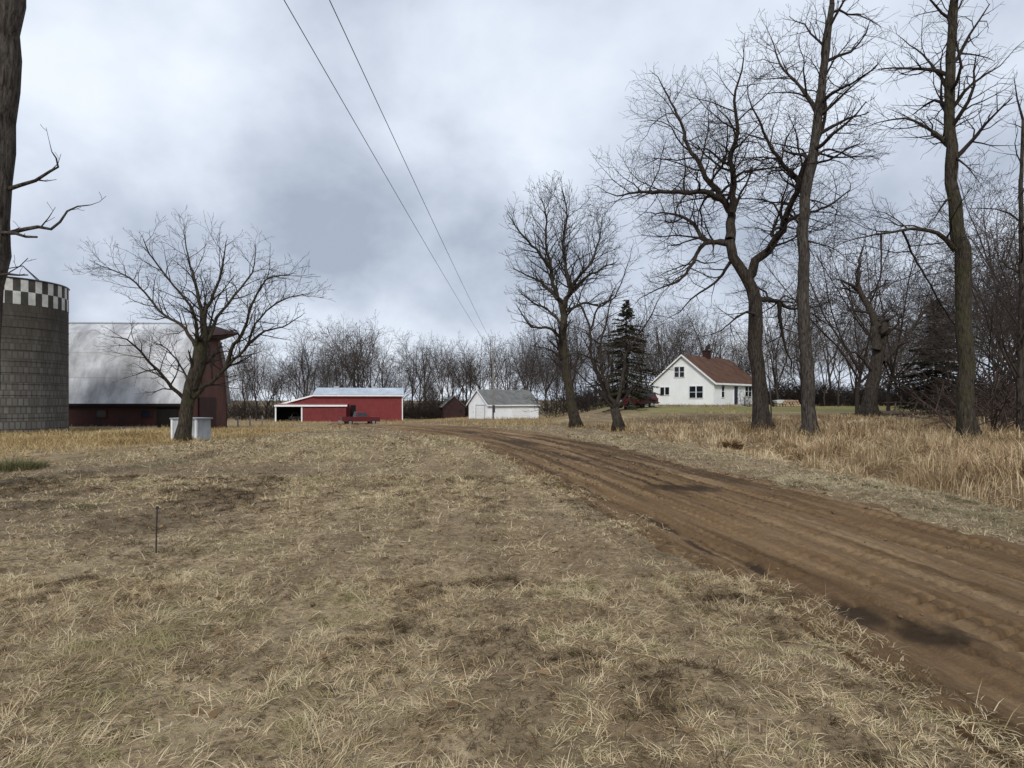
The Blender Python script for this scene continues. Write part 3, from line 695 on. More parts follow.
cn = MB().box(-.05, .06, -.05, -.004, .3, wh-.1); cn.box(-.05, -.004, 0, .08, .3, wh-.1); cn.build('corner_board', M['white_paint'], h)
# --- white garage
gx, gy = X(488, 98.), 98.; gzv = gz(gx+1.5, gy+3)
g = empty('garage', (gx, gy, gzv), R(34), 'long low white garage with grey gable roof beside the utility pole', 'garage')
L, W, wh, rh = 9.2, 5.6, 2.25, 4.35
gable_walls(L, W, wh, rh).build('wall', M['white_boards'], g)
roof_slabs(L, W, wh, rh, .3, .25).build('roof', M['shingle_grey'], g)
rk = rake_trim(L, W, wh, rh, .3, .25); rk.box(-.25, L+.25, -.36, -.31, wh-.29, wh-.1); rk.build('trim', M['white_paint'], g)
gd = MB()
for k in range(4): gd.box(-.05, -.004, .9, 3.3, .05+.5*k, .53+.5*k)
gd.build('garage_door', M['white_paint'], g)
d2 = MB().box(-.05, -.004, 3.9, 4.8, .05, 2.05).build('door', M['white_paint'], g); MB().box(-.1, -.05, 4.0, 4.07, 1., 1.1).build('handle', M['darkmetal'], d2)
df = MB().box(-.07, -.003, .78, .89, 0, 2.16); df.box(-.07, -.003, 3.31, 3.42, 0, 2.16); df.box(-.07, -.003, .89, 3.31, 2.06, 2.16); df.build('door_frame', M['steel'], g)
gs = MB()
for k in range(4): gs.box(4.2, 7.4, -.05, -.004, .05+.5*k, .53+.5*k)
gs.build('garage_door', M['white_paint'], g)
# --- red shed
sy0 = 110.; sx0 = X(315, sy0); szv = gz(sx0+5, sy0)-.02
s = empty('red_shed', (sx0, sy0, szv), R(10), 'long red machine shed with pale metal roof and open lean-to bay', 'shed')
L, W = 14.16, 10.; wh, rh = 4.5, 5.55
gable_walls(L, W, wh, rh).build('wall', M['red'], s)
rf = roof_slabs(L, W, wh, rh, .5, .3).build('roof', M['roof_shed'], s)
for k in (2.6, 9.0): MB().box(k, k+.9, 4.4, 5.6, 5.45, 5.9).build('roof_vent', M['steel'], rf)
wl = -5.75
wing = MB().prism([(wl, -.4), (-.005, -.4), (-.005, 4.35), (wl, 2.75)], .02, 8.5, 'y'); wing.build('wall', M['red'], s)
wr = MB()
q = [(wl-.3, -.25, 2.8), (-.01, -.25, 4.48), (-.01, 8.8, 4.48), (wl-.3, 8.8, 2.8)]
wr.quad(q, [(p[0], p[1]) for p in q]); b = [(p[0], p[1], p[2]-.11) for p in q]; wr.quad(list(reversed(b)))
for i_ in range(4): wr.quad([q[i_], b[i_], b[(i_+1) % 4], q[(i_+1) % 4]])
wr.build('roof', M['roof_shed'], s)
tr_ = MB().prism([(wl-.3, 2.8), (-.0, 4.5), (-.0, 4.25), (wl-.3, 2.55)], -.31, -.26, 'y')
tr_.box(L-.02, L+.14, -.06, -.006, 0, wh-.2); tr_.box(-.3, L+.3, -.57, -.51, 4.17, 4.37); tr_.build('trim', M['white_paint'], s)
lx1 = 5.2; lxo = -1.6; ly = -3.2
lt = MB(); lt.box(lxo, lx1, ly, ly+.12, -.4, 2.5); lt.box(lx1-.12, lx1, ly+.12, -.01, -.4, 2.5); lt.box(lxo, lxo+.12, ly+.12, -.01, -.4, 2.5)
lt.build('wall', M['red_lean'], s)
lr = MB(); q = [(wl-.1, ly-.25, 2.74), (lx1+.2, ly-.25, 2.74), (lx1+.2, -.01, 3.0), (wl-.1, -.01, 3.0)]
lr.quad(q, [(p[0], p[1]) for p in q]); b = [(p[0], p[1], p[2]-.1) for p in q]; lr.quad(list(reversed(b)))
for i_ in range(4): lr.quad([q[i_], b[i_], b[(i_+1) % 4], q[(i_+1) % 4]])
lr.build('lean_roof', M['roof_red'], s)
lf = MB().box(wl-.1, lx1+.2, ly-.3, ly-.255, 2.5, 2.76); lf.build('fascia', M['white_paint'], s)
for xx in (wl-.02, lxo-.18): MB().box(xx, xx+.2, ly-.05, ly+.14, -.4, 2.5).build('post', M['white_paint'], s)
MB().box(wl+.0, lxo, -.02, .012, 0, 2.6).build('bay_shade_sheet', M['black_in'], s)  # near-black sheet over the red wall, standing in for shade inside the bay
MB().box(wl, wl+.1, ly+.14, -.02, -.4, 2.55).build('side_panel', M['black_in'], s)  # lean-to end wall, the bay's shade put into its colour
dd = MB().box(lx1+.5, lx1+1.35, -.06, -.004, .05, 2.7).build('door', M['black_in'], s)
# implement stored in the bay
im = empty('farm_implement', (sx0+wl*.985+3.0, sy0-2.0, szv), R(30), 'dark farm implement parked in the dark open bay of the red shed', 'implement')
MB().box(-.9, .9, -.5, .5, .5, .85).build('frame', M['darkmetal'], im)
MB().tube([Vector((-.6, 0, .8)), Vector((-.3, 0, 1.4)), Vector((.3, 0, 1.5)), Vector((.6, 0, .8))], [.06]*4, 6).build('hoop', M['darkmetal'], im)
for yy in (-.6, .6):
    w_ = MB().tube([Vector((0, yy-.1, .4)), Vector((0, yy+.1, .4))], [.4, .4], 16); w_.build('wheel', M['tyre'], im)
# --- small dark red outbuilding
ox, oy = X(443, 126), 126.; oz = gz(ox, oy)
o_ = empty('small_barn', (ox, oy, oz), R(12), 'small weathered dark red outbuilding between the red shed and white garage', 'outbuilding')
def front_gable(root, W_, L_, wh_, rh_, wallm, roofm, ov=.25):
    mb = MB().prism([(0, -.4), (W_, -.4), (W_, wh_), (W_/2, rh_), (0, wh_)], 0, L_, 'y'); mb.build('wall', wallm, root)
    sl = (rh_-wh_)/(W_/2); r_ = MB()
    for sg in (0, 1):
        f = (lambda a: a) if sg == 0 else (lambda a: W_-a)
        q = [(f(-ov), -.25, wh_-sl*ov+.1), (f(W_/2), -.25, rh_+.1), (f(W_/2), L_+.25, rh_+.1), (f(-ov), L_+.25, wh_-sl*ov+.1)]
        r_.quad(q, [(p[1], p[0]) for p in q]); b = [(p[0], p[1], p[2]-.09) for p in q]; r_.quad(list(reversed(b)))
        for k in range(4): r_.quad([q[k], b[k], b[(k+1) % 4], q[(k+1) % 4]])
    r_.build('roof', roofm, root)
front_gable(o_, 4.2, 6, 2.3, 4.2, M['dark_red'], M['shingle_grey'])
MB().box(1.2, 2.6, -.06, -.004, 0, 2.1).build('door', M['dark_red'], o_); window(o_, 'y', 3.4, 1.5, .5, .6, 1, 'dark_red')
# --- small white outbuilding left of the house
wx, wy = X(647, 84), 84.; wz = gz(wx, wy)
w_ = empty('garden_shed', (wx, wy, wz), R(5), 'small white outbuilding half hidden beside the left end of the farmhouse', 'shed')
front_gable(w_, 1.5, 2.0, 1.5, 2.0, M['white_boards'], M['shingle_grey'], .12)
MB().box(.4, 1.1, -.05, -.004, 0, 1.3).build('door', M['white_paint'], w_)

# --- silo
sD = 46.5; sx = X(3, sD); R_ = 3.82; sz = gz(sx, sD)-.1
si = empty('silo', (sx, sD, sz), 0, 'tall round concrete stave silo with black and white checkered rim', 'silo')
def ring(mb, r, z0, z1, n=72, cur=None, a_off=0):
    for k in range(n):
        a0, a1 = 2*math.pi*k/n, 2*math.pi*(k+1)/n
        q = [(r*math.cos(a0), r*math.sin(a0), z0), (r*math.cos(a1), r*math.sin(a1), z0), (r*math.cos(a1), r*math.sin(a1), z1), (r*math.cos(a0), r*math.sin(a0), z1)]
        if cur is not None: mb.cur = (k+cur) % 2
        mb.quad(q, [(r*a0, z0), (r*a1, z0), (r*a1, z1), (r*a0, z1)])
top = EYE+(HY-284)/F*sD-sz; H0 = top-1.75
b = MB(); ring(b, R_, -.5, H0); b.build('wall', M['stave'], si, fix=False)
b = MB(); n_ = 56
ring(b, R_+.012, H0, H0+.85, n_, 0); ring(b, R_+.012, H0+.85, H0+1.7, n_, 1); b.cur = 0
b.build('checkered_rim', [M['tile_dark'], M['tile_white']], si, fix=False)
b = MB(); ring(b, R_-.2, H0-3, H0+1.7, 56); b.build('inner_wall', M['tile_dark'], si, fix=False)
b = MB()
b.v = [(0, 0, H0+1.35)]+[((R_-.1)*math.cos(2*math.pi*k/56), (R_-.1)*math.sin(2*math.pi*k/56), H0+1.15) for k in range(56)]
b.f = [(0, 1+k, 1+(k+1) % 56) for k in range(56)]; b.mi = [0]*56; b.uv = [None]*56
b.build('roof', M['steel'], si)
for z in [.5+.75*k for k in range(int((H0-.5)/.75))]+[H0+1.7]:
    pts = [Vector(((R_+.02)*math.cos(2*math.pi*k/48), (R_+.02)*math.sin(2*math.pi*k/48), z)) for k in range(49)]
    MB().tube(pts, [.012 if z < H0 else .06]*49, 4, False).build('hoop', M['darkmetal'], si)
b = MB()
for pts in ([(1.6, -.3, H0+2.95), (3.55, -1.6, H0+1.7)], [(1.6, -.3, H0+2.95), (.9, -3.7, H0+1.7)], [(1.6, -.3, H0+2.95), (1.0, 3.7, H0+1.7)]): b.tube([Vector(p) for p in pts], [.035, .035], 5)
b.build('hoist_frame', M['darkmetal'], si)

# --- barn with arched tin roof
bD = 58.; ang = R(3); bxr = X(184, bD); bz_ = gz(bxr-6, bD)-.15
ba = empty('barn', (bxr, bD, bz_), ang, 'old red barn with weathered arched tin roof and hay hood', 'barn')
BL = 27.; BW = 10.; ez = EYE-(404-HY)/F*bD-bz_; rz_ = EYE+(HY-324)/F*(bD+5)-bz_
def arch(n=9, ov=.35):
    hh = rz_-ez; pr = [(-ov, 0), (.22, .2), (.68, .41), (1.35, .61), (2.2, .775), (3.1, .885), (4.1, .96), (5.0, 1.0)]
    left = [(y, ez+hh*z) for y, z in pr]; return left+[(BW-y, z) for y, z in reversed(left[:-1])]
ar = arch()
# walls
lw = MB(); lw.box(-BL, 0, 0, .2, -.6, ez-.02); lw.box(-BL, 0, BW-.2, BW, -.6, ez-.02); lw.build('wall', M['barn_red'], ba)
sw = MB().box(-BL-.005, .004, -.03, .2, -.6, .45); sw.build('foundation', M['concrete'], ba)
ew = MB()
for xx in (-BL+.02, -.02):
    ew = MB(); inner = [(y, z-.1) for y, z in ar]
    ew.prism([(0.0, -.6), (BW, -.6)]+[(min(max(y, 0), BW), z) for y, z in reversed(inner)], xx-.1, xx+.0, 'x')
    ew.build('end_wall', M['barn_end'], ba)
rf = MB(); s_len = [0]
for (y0, z0), (y1, z1) in zip(ar[:-1], ar[1:]): s_len.append(s_len[-1]+math.hypot(y1-y0, z1-z0))
for k in range(len(ar)-1):
    (y0, z0), (y1, z1) = ar[k], ar[k+1]; x0, x1 = -BL-.3, .3
    rf.quad([(x0, y0, z0), (x1, y0, z0), (x1, y1, z1), (x0, y1, z1)], [(x0, s_len[k]), (x1, s_len[k]), (x1, s_len[k+1]), (x0, s_len[k+1])])
    rf.quad([(x1, y0, z0), (x1, y0, z0-.12), (x1, y1, z1-.12), (x1, y1, z1)]); rf.quad([(x0, y0, z0-.1), (x1, y0, z0-.1), (x1, y1, z1-.1), (x0, y1, z1-.1)])
rfo = rf.build('roof', M['roof_barn'], ba, fix=False)
MB().box(-BL-.3, .3, BW/2-.2, BW/2+.2, rz_-.02, rz_+.09).build('ridge_cap', M['steel'], rfo)
MB().box(-BL-.3, .3, -.42, -.355, ez-.2, ez+.03).build('fascia', M['black_in'], ba)
hd = MB(); hw = 2.2; zb = rz_-1.35
hd.v = [(.3, BW/2-hw, zb), (.3, BW/2, rz_-.05), (.3, BW/2+hw, zb), (2.9, BW/2, rz_-.85), (.3, BW/2-hw+.25, zb-.12), (.3, BW/2+hw-.25, zb-.12), (2.8, BW/2, rz_-1.0)]
hd.f = [(0, 3, 1), (1, 3, 2), (4, 6, 3, 0), (2, 3, 6, 5), (4, 5, 6)]; hd.mi = [0]*5; hd.uv = [None]*5
hd.build('hay_hood', M['dark_red'], ba)
MB().box(.005, .08, BW/2-1.3, BW/2+1.3, 4.2, 7.2).build('hay_door', M['barn_end'], ba)
MB().box(.005, .09, BW/2-2, BW/2+2, .1, 3.).build('barn_door', M['barn_red'], ba)
for k in (-3.2, -7., -10.8, -14.6, -18.4): window(ba, 'y', k, 1.55, .8, .55, 1, 'barn_red', y=0, sash=False)
MB().box(-2.3, -.5, -.08, -.004, .0, 2.05).build('door', M['black_in'], ba)

# --- white well house behind the left tree
qx, qy = X(172, 32.5), 32.5; qz = gz(qx, qy)-.05
wh_ = empty('well_house', (qx, qy, qz), R(-14), 'low white well house with pale sheet roof behind the leaning left tree', 'well house')
MB().box(0, 1.4, 0, 1.0, -.2, 1.14).build('wall', M['grey_boards'], wh_)
q = MB(); q.box(-.07, 1.47, -.08, 1.08, 1.15, 1.22); q.build('roof', M['steel'], wh_)
for xx in (-.03, 1.33): MB().box(xx, xx+.1, -.05, .04, -.2, 1.14).build('corner_post', M['white_paint'], wh_)
MB().box(.4, 1.0, -.04, -.004, 0, .9).build('door', M['steel'], wh_)

# --- utility pole and wires
ux, uy = X(493, 92), 92.; uz = gz(ux, uy)
up = empty('utility_pole', (ux, uy, uz), 0, 'weathered grey utility pole with meter box in front of the white garage', 'utility pole')
PH = 9.9
MB().tube([Vector((0, 0, -.5)), Vector((.02, 0, 5)), Vector((0, 0, PH))], [.13, .11, .085], 10).build('shaft', M['pole'], up)
MB().box(-.05, .3, -.42, -.17, 1.0, 2.0).build('meter_box', M['darkmetal'], up)
MB().tube([Vector((.1, -.2, .0)), Vector((.1, -.2, 1.0))], [.05, .05], 6).build('conduit', M['darkmetal'], up)
MB().box(-.45, .45, -.2, -.1, PH-.6, PH-.5).build('crossarm', M['pole'], up)
for xx in (-.38, .38): MB().tube([Vector((xx, -.15, PH-.5)), Vector((xx, -.15, PH-.3))], [.05, .03], 8).build('insulator', M['steel'], up)
for xx, tx, lbl in ((-.38, 369, 'lower overhead wire running from the far utility pole over the lawn, left of two'), (.38, 398, 'overhead wire running from the far utility pole, right of two')):
    a = Vector((ux+xx, uy-.15, uz+PH-.3)); bpt = P(tx, 147, 22.5); dv = bpt-a; pts = []
    for k in range(61):
        t = k/60*1.75; q = a+dv*t; q.z += .9*((t-.5)**2-.25) if t < 1 else .9*((t-.5)**2-.25)*.9; pts.append(q)
    c_ = MB().tube([p-a for p in pts], [.0115]*61, 5, False).build('power_line', M['wire'], None, True); c_.location = a
    tag(c_, lbl, 'wire', 'overhead wires')

# --- vehicles
def wheel(root, x, y, r=.36, w=.24):
    t_ = MB().tube([Vector((x, y-w/2, r)), Vector((x, y-w/2+.03, r)), Vector((x, y+w/2-.03, r)), Vector((x, y+w/2, r))], [r*.9, r, r, r*.9], 20).build('wheel', M['tyre'], root)
    MB().tube([Vector((x, y-w/2-.012, r)), Vector((x, y+w/2+.012, r))], [r*.58]*2, 14).build('rim', M['chrome'], t_)
def vehicle(name, label, cat, x, y, rz, suv=False):
    v_ = empty(name, (x, y, gz(x, y)), rz, label, cat)
    if suv: low = [(-2.25, .45), (2.3, .4), (2.35, .8), (2.2, 1.0), (1.1, 1.08), (-2.25, 1.1)]; cab = [(-2.2, 1.09), (1.05, 1.07), (.35, 1.68), (-1.95, 1.72)]
    else: low = [(-2.6, .5), (2.5, .45), (2.55, .85), (2.4, 1.03), (1.1, 1.1), (-2.6, 1.1)]; cab = [(-.75, 1.09), (1.15, 1.09), (.55, 1.74), (-.6, 1.78)]
    b_ = MB().prism(low, -.9, .9, 'y').build('body', M['truck_red'], v_)
    bv = b_.modifiers.new('bevel', 'BEVEL'); bv.width = .06; bv.segments = 2
    n = len(cab); c = MB(); lo = [(p, -.84, q) if q < 1.2 else (p, -.68, q) for p, q in cab]; hi = [(p, -yy, q) for p, yy, q in lo]
    c.quad(lo); c.quad(list(reversed(hi)))
    for i_ in range(n): c.quad([lo[i_], hi[i_], hi[(i_+1) % n], lo[(i_+1) % n]])
    co_ = c.build('cab', M['truck_red'], v_)
    # panes
    x0, x1 = cab[0][0], cab[1][0]; tx1, tx0 = cab[2][0], cab[3][0]
    for sg in (-1, 1):
        z0_, z1_ = 1.2, 1.62; f0, f1 = (z0_-1.09)/.65, (z1_-1.09)/.65
        yy = lambda f: sg*(.84-.16*f+.008)
        lft = lambda f: x0+(tx0-x0)*f+.14; rgt = lambda f: x1+(tx1-x1)*f-.16
        p = MB(); mid = (x0+x1)/2-.1
        p.quad([(lft(f0), yy(f0), z0_), (mid-.05, yy(f0), z0_), (mid-.05, yy(f1), z1_), (lft(f1), yy(f1), z1_)])
        p.quad([(mid+.05, yy(f0), z0_), (rgt(f0), yy(f0), z0_), (rgt(f1), yy(f1), z1_), (mid+.05, yy(f1), z1_)])
        p.build('window', M['glass'], v_)
    p = MB(); p.quad([(x1-.06+.02, -.7, 1.17), (x1-.06+.02, .7, 1.17), (tx1+.09, .6, 1.66), (tx1+.09, -.6, 1.66)]); p.build('windscreen', M['glass'], v_)
    p = MB(); p.quad([(x0-.0, -.7, 1.2), (x0-.0, .7, 1.2), (tx0-.03, .6, 1.66), (tx0-.03, -.6, 1.66)]); p.build('rear_window', M['glass'], v_)
    fx, rx = low[1][0], low[0][0]
    for sx_ in (-1.55 if not suv else -1.4, 1.6 if not suv else 1.45):
        for sy_ in (-.82, .82): wheel(v_, sx_, sy_)
    MB().box(fx-.02, fx+.14, -.88, .88, .42, .6).build('bumper', M['chrome'], v_); MB().box(rx-.12, rx-.01, -.88, .88, .45, .62).build('bumper', M['chrome'], v_)
    for sg in (-1, 1):
        MB().box(fx+.035, fx+.075, sg*.62-.17, sg*.62+.17, .68, .86).build('headlight', M['lamp'], v_)
        MB().box(rx-.03, rx-.003, sg*.74-.1, sg*.74+.1, .72, 1.02).build('tail_light', M['tail'], v_)
    if not suv:
        MB().box(-2.5, -.9, -.74, .74, 1.085, 1.11).build('bed', M['black_in'], v_)
    return v_
vehicle('pickup_truck', 'dark red pickup truck parked in front of the long red shed', 'truck', X(360, 90), 90., R(28))
vehicle('parked_car', 'dark red car parked under the spruce left of the white farmhouse', 'car', X(636, 71.5), 71.5, R(205), True)

# --- wood pile, fallen log, low things by the house
pf = empty('firewood_pile', (X(790, 78), 78., gz(X(790, 78), 78.)), R(-6), 'low pile of pale cut firewood between the two big trunks beyond the lawn', 'firewood')
rn = random.Random(5)
for row in range(3):
    for k in range(9-row):
        cx = -1.35+.3*k+.15*row+rn.uniform(-.03, .03); cz = .15+.25*row
        MB().tube([Vector((cx, -.3+rn.uniform(-.08, .08), cz)), Vector((cx+rn.uniform(-.03, .03), .35, cz))], [rn.uniform(.11, .15)]*2, 7).build('log', M['firewood'], pf)
bk = empty('wheelbarrow', (X(778.5, 76), 76., gz(X(778.5, 76), 76.)), R(200), 'pale wheelbarrow tipped beside the firewood pile', 'wheelbarrow')
tb = MB(); lo = [(-.3, -.22, .42), (.32, -.22, .38), (.32, .22, .38), (-.3, .22, .42)]; hi = [(-.55, -.36, .78), (.6, -.36, .72), (.6, .36, .72), (-.55, .36, .78)]
tb.quad(lo)
for k in range(4): tb.quad([lo[k], lo[(k+1) % 4], hi[(k+1) % 4], hi[k]])
tb.build('tray', M['white_paint'], bk)
for sg in (-1, 1):
    MB().tube([Vector((.7, sg*.08, .22)), Vector((-.3, sg*.26, .4)), Vector((-1.05, sg*.3, .62))], [.025]*3, 6).build('handle', M['pole'], bk)
    MB().tube([Vector((-.3, sg*.24, .4)), Vector((-.35, sg*.24, 0))], [.02, .02], 6).build('leg', M['darkmetal'], bk)
MB().tube([Vector((.72, -.05, .22)), Vector((.72, .05, .22))], [.22, .22], 16).build('wheel', M['tyre'], bk)
def log_(px, D, L_, r_, rz, label):
    x_, y_ = X(px, D), D; o = empty('fallen_log', (x_, y_, gz(x_, y_)+r_*.6), rz, label, 'log'); rn = random.Random(int(px))
    pts = [Vector((-L_/2+L_*k/6, rn.uniform(-.06, .06), rn.uniform(0, .07))) for k in range(7)]
    MB().tube(pts, [r_*(1-.07*k) for k in range(7)], 9).build('trunk', M['log'], o, True)
    b = MB(); 
    for k in (2, 4): b.tube([pts[k], pts[k]+Vector((.25, .2*(1 if k == 2 else -1), .4)), pts[k]+Vector((.35, .3*(1 if k == 2 else -1), .8))], [r_*.4, r_*.3, r_*.15], 6)
    b.build('branch', M['log'], o, True)
log_(902, 46., 3.4, .2, R(4), 'dark fallen log lying beside the broken-topped tree')
log_(940, 60., 4.0, .17, R(-8), 'long fallen log on the pale grass behind the thick right trunk')

# fence posts beyond the left tree
for i_, (px, py, D) in enumerate(((226, 0, 72), (238, 0, 74), (250, 0, 76), (262, 0, 79))):
    x_, y_ = X(px, D), D
    f = empty('fence_post', (x_, y_, gz(x_, y_)), R(10*i_), 'weathered wooden fence post in the dry grass right of the barn', 'post', 'fence posts by the barn')
    MB().tube([Vector((0, 0, -.3)), Vector((.03*(i_-1.5), 0, 1.15))], [.085, .075], 8).build('shaft', M['pole'], f)

# ------------------------------------------------------------------ foreground trees
pm = Par(maxlvl=3, dens=(1.5, 2.3, 3.0, 2), ratio=(.5, .5, .5, .5), wig=.2, trop=.05, rmin=.006, maxlen=2.6)
# far-left trunk, only its right side and dead limbs in the picture
DL = 12.
hero_tree('old_tree', 'grey trunk at the left edge with bare dead limbs reaching right', DL,
    [(-36, 490), (-29, 420), (-20, 345), (-11, 250), (-3, 150), (3, 60), (10, -30)], [36, 33, 32, 31, 30, 28, 26],
    [([(0, 192), (20, 186), (36, 180), (50, 171), (58, 167), (56, 158), (52, 152)], 4.5, 1.0, 0, -.3, .35),
     ([(0, 231), (10, 233), (24, 229), (38, 228), (50, 229), (59, 222), (67, 211), (78, 206), (90, 205)], 5.5, 1.0, 0, .4, .35, .35),
     ([(0, 233), (14, 233), (25, 237), (37, 237)], 4.5, 2, -.1, -.3, 0),
     ([(-8, 276), (8, 274), (18, 275), (28, 275)], 3.5, 1.2, -.1, -.2, 0), ([(8, 273), (20, 266), (28, 258)], 1.5, .8, -.1, -.2, 0)],
    Par(maxlvl=2, dens=(2.4, 4, 4, 2), ratio=(.28, .5, .5, .5), wig=.22, trop=.18, rmin=.004, maxlen=.8), 3, ('bark_grey', 'twig'), 1.2, crown_top=True)
# leaning box elder
hero_tree('box_elder_tree', 'leaning vine-wrapped tree with wide bare crown before the red barn', 30.,
    [(183, 440), (185, 423), (187, 405), (191, 385), (196, 366), (202, 345), (206, 334)], [14.5, 12.5, 12.5, 13.5, 14, 12, 8],
    shrink([([(182, 402), (170, 390), (158, 377), (142, 357), (130, 344), (119, 334), (108, 332)], 5, 1, 0, -2.5),
     ([(196, 345), (188, 328), (179, 318), (160, 306), (144, 286), (125, 266), (106, 256), (90, 250)], 5, 1, 0, 1.5),
     ([(198, 350), (197, 330), (195, 307), (183, 286), (165, 265), (144, 236), (138, 221)], 5, 1, 0, -2),
     ([(204, 338), (202, 307), (194, 265), (188, 244), (183, 215)], 6, 1, 0, 1.),
     ([(206, 338), (205, 307), (216, 282), (225, 250), (229, 224)], 6, 1, 0, -1.2),
     ([(208, 336), (219, 310), (240, 282), (258, 258), (262, 236)], 5, 1, 0, 2.4),
     ([(192, 402), (205, 390), (219, 378), (230, 365), (238, 357), (254, 340), (262, 316), (288, 291), (314, 283)], 6.5, 1, 0, -1.0),
     ([(230, 365), (238, 340), (250, 323), (256, 298), (275, 266), (300, 260)], 5.5, 1, -.3, -2.5),
     ([(254, 340), (272, 325), (292, 320), (312, 308)], 3.5, 1, -.7, 1.5),
     ([(190, 385), (177, 362), (163, 345), (150, 338)], 3, 1, .2, 2.5), ([(200, 345), (212, 318), (219, 290), (238, 262)], 3.5, 1, .5, 3)], 197, 372, .9, .87, .85),
    Par(maxlvl=3, dens=(3.2, 4.0, 4.2, 2), ratio=(.5, .55, .55, .5), wig=.22, trop=.06, rmin=.005, maxlen=1.6, ang=(25, 60)), 21, ('bark_mossy', 'twig'), 1.18, crown_top=False, trunk_spawn=.5, tstart=.3, tip=.2)
# centre tree
hero_tree('ash_tree', 'tall upright bare tree standing right of the driveway bend', 42.,
    [(577, 428), (571, 400), (567, 375), (563, 342), (564, 316)], [10.5, 9, 8.5, 8, 7],
    shrink([([(564, 316), (559, 298), (554, 284), (549, 257), (545, 233), (546, 205), (541, 186)], 7, 1, 0, 2),
     ([(564, 316), (566, 297), (570, 284), (566, 261), (563, 233), (567, 201), (563, 178)], 7, 1, 0, -1.5),
     ([(566, 297), (575, 277), (590, 258), (600, 232), (604, 206)], 5, 1, 0, 2.5),
     ([(568, 290), (584, 274), (603, 262), (618, 255)], 4, 1, 0, -2.5),
     ([(550, 262), (535, 240), (520, 224), (508, 205)], 4, 1, .6, -2),
     ([(557, 296), (543, 280), (527, 270), (512, 262)], 4, 1, 0, 2.5),
     ([(563, 342), (549, 328), (530, 326), (516, 305)], 4.5, 1, 0, -2),
     ([(563, 325), (547, 307), (532, 300), (520, 290)], 3.5, 1, 0, 3),
     ([(566, 310), (585, 300), (604, 303), (616, 290)], 3.5, 1, 0, 2),
     ([(566, 365), (549, 352), (534, 348)], 2.5, .8, 0, -1.5)], 564, 330, .96, .9, .9),
    Par(maxlvl=3, dens=(3.1, 3.6, 3.8, 2), ratio=(.46, .55, .55, .5), wig=.17, trop=.06, rmin=.0075, maxlen=2.2, ang=(25, 55)), 5, ('bark_mossy', 'twig'), 1.3, crown_top=False, trunk_spawn=.5, tstart=.4, tip=.15)
# short many-stemmed tree right of it
hero_tree('scrub_tree', 'short many-stemmed scrubby tree just right of the tall upright tree', 35.,
    [(619, 432), (617, 420), (614, 408)], [11, 9.5, 9],
    [([(614, 408), (602, 385), (592, 360), (590, 330), (582, 308), (576, 298)], 5, 1, 0, 1.5),
     ([(615, 408), (603, 375), (600, 345), (606, 325), (610, 303)], 4.5, 1, 0, -1.),
     ([(616, 408), (622, 380), (626, 355), (636, 338), (650, 318), (658, 300)], 4, .8, 0, 1),
     ([(616, 410), (630, 392), (642, 378), (655, 372)], 3, .8, 0, -1.2), ([(616, 410), (604, 398), (590, 384), (572, 368)], 3, .8, 0, -1.2),
     ([(590, 330), (600, 304), (612, 300), (622, 280), (630, 258)], 2.5, .7, 1, 1.5)],
    Par(maxlvl=3, dens=(2.4, 3, 3, 2), ratio=(.42, .5, .5, .5), wig=.22, trop=.03, rmin=.007, maxlen=2.2), 8, ('bark', 'twig'), 1.3, crown_top=False)
# big spreading oak
hero_tree('oak_tree', 'big spreading dark oak leaning left in front of the farmhouse', 30.,
    [(762, 430), (761, 410), (759.5, 388), (757, 360), (755, 333), (756, 302), (746, 277), (734, 257), (730, 240)], [17, 15, 14, 13.5, 13.5, 12.5, 11, 9.5, 9],
    shrink([([(730, 240), (731, 225), (732, 212), (726, 202), (711, 185), (699, 164), (688, 146), (680, 120), (668, 96)], 8.5, 1.5, 0, 2),
     ([(732, 212), (734, 185), (730, 160), (738, 132), (734, 100), (742, 70)], 6.5, 1.2, 0, -2),
     ([(726, 203), (702, 192), (671, 192), (641, 192), (617, 196)], 5.5, 1, .2, -2.5),
     ([(729, 243), (706, 240), (690, 221), (670, 213), (655, 214)], 5, 1, 0, 2.5),
     ([(728, 244), (704, 243), (690, 268), (678, 281), (658, 289)], 4.5, 1, 0, -1.5),
     ([(734, 258), (722, 275), (708, 288), (692, 298), (680, 312)], 3, .8, 0, 2),
     ([(748, 277), (762, 257), (778, 237), (789, 213), (799, 184), (783, 164), (770, 146), (758, 118)], 8, 1.5, 0, -2),
     ([(797, 188), (806, 165), (818, 140), (826, 110), (822, 80)], 5.5, 1.2, -1.4, -3),
     ([(756, 303), (768, 300), (778, 302), (790, 308), (806, 310), (824, 322)], 5.5, 1, 0, 2.5),
     ([(779, 302), (781, 322), (784, 345), (792, 362)], 4, 1.2, .8, 1.5),
     ([(758, 318), (748, 312), (736, 318), (722, 330)], 3, .8, 0, -2),
     ([(786, 220), (802, 215), (830, 205), (850, 190)], 3.5, .9, -1.2, 1.5)], 0, 0, 1, 1, 1.25),
    Par(maxlvl=3, dens=(2.7, 3.3, 3.6, 2), ratio=(.55, .6, .6, .5), wig=.25, trop=.02, rmin=.0055, maxlen=3.1, ang=(35, 70)), 13, ('bark', 'twig'), 1.4, crown_top=False)
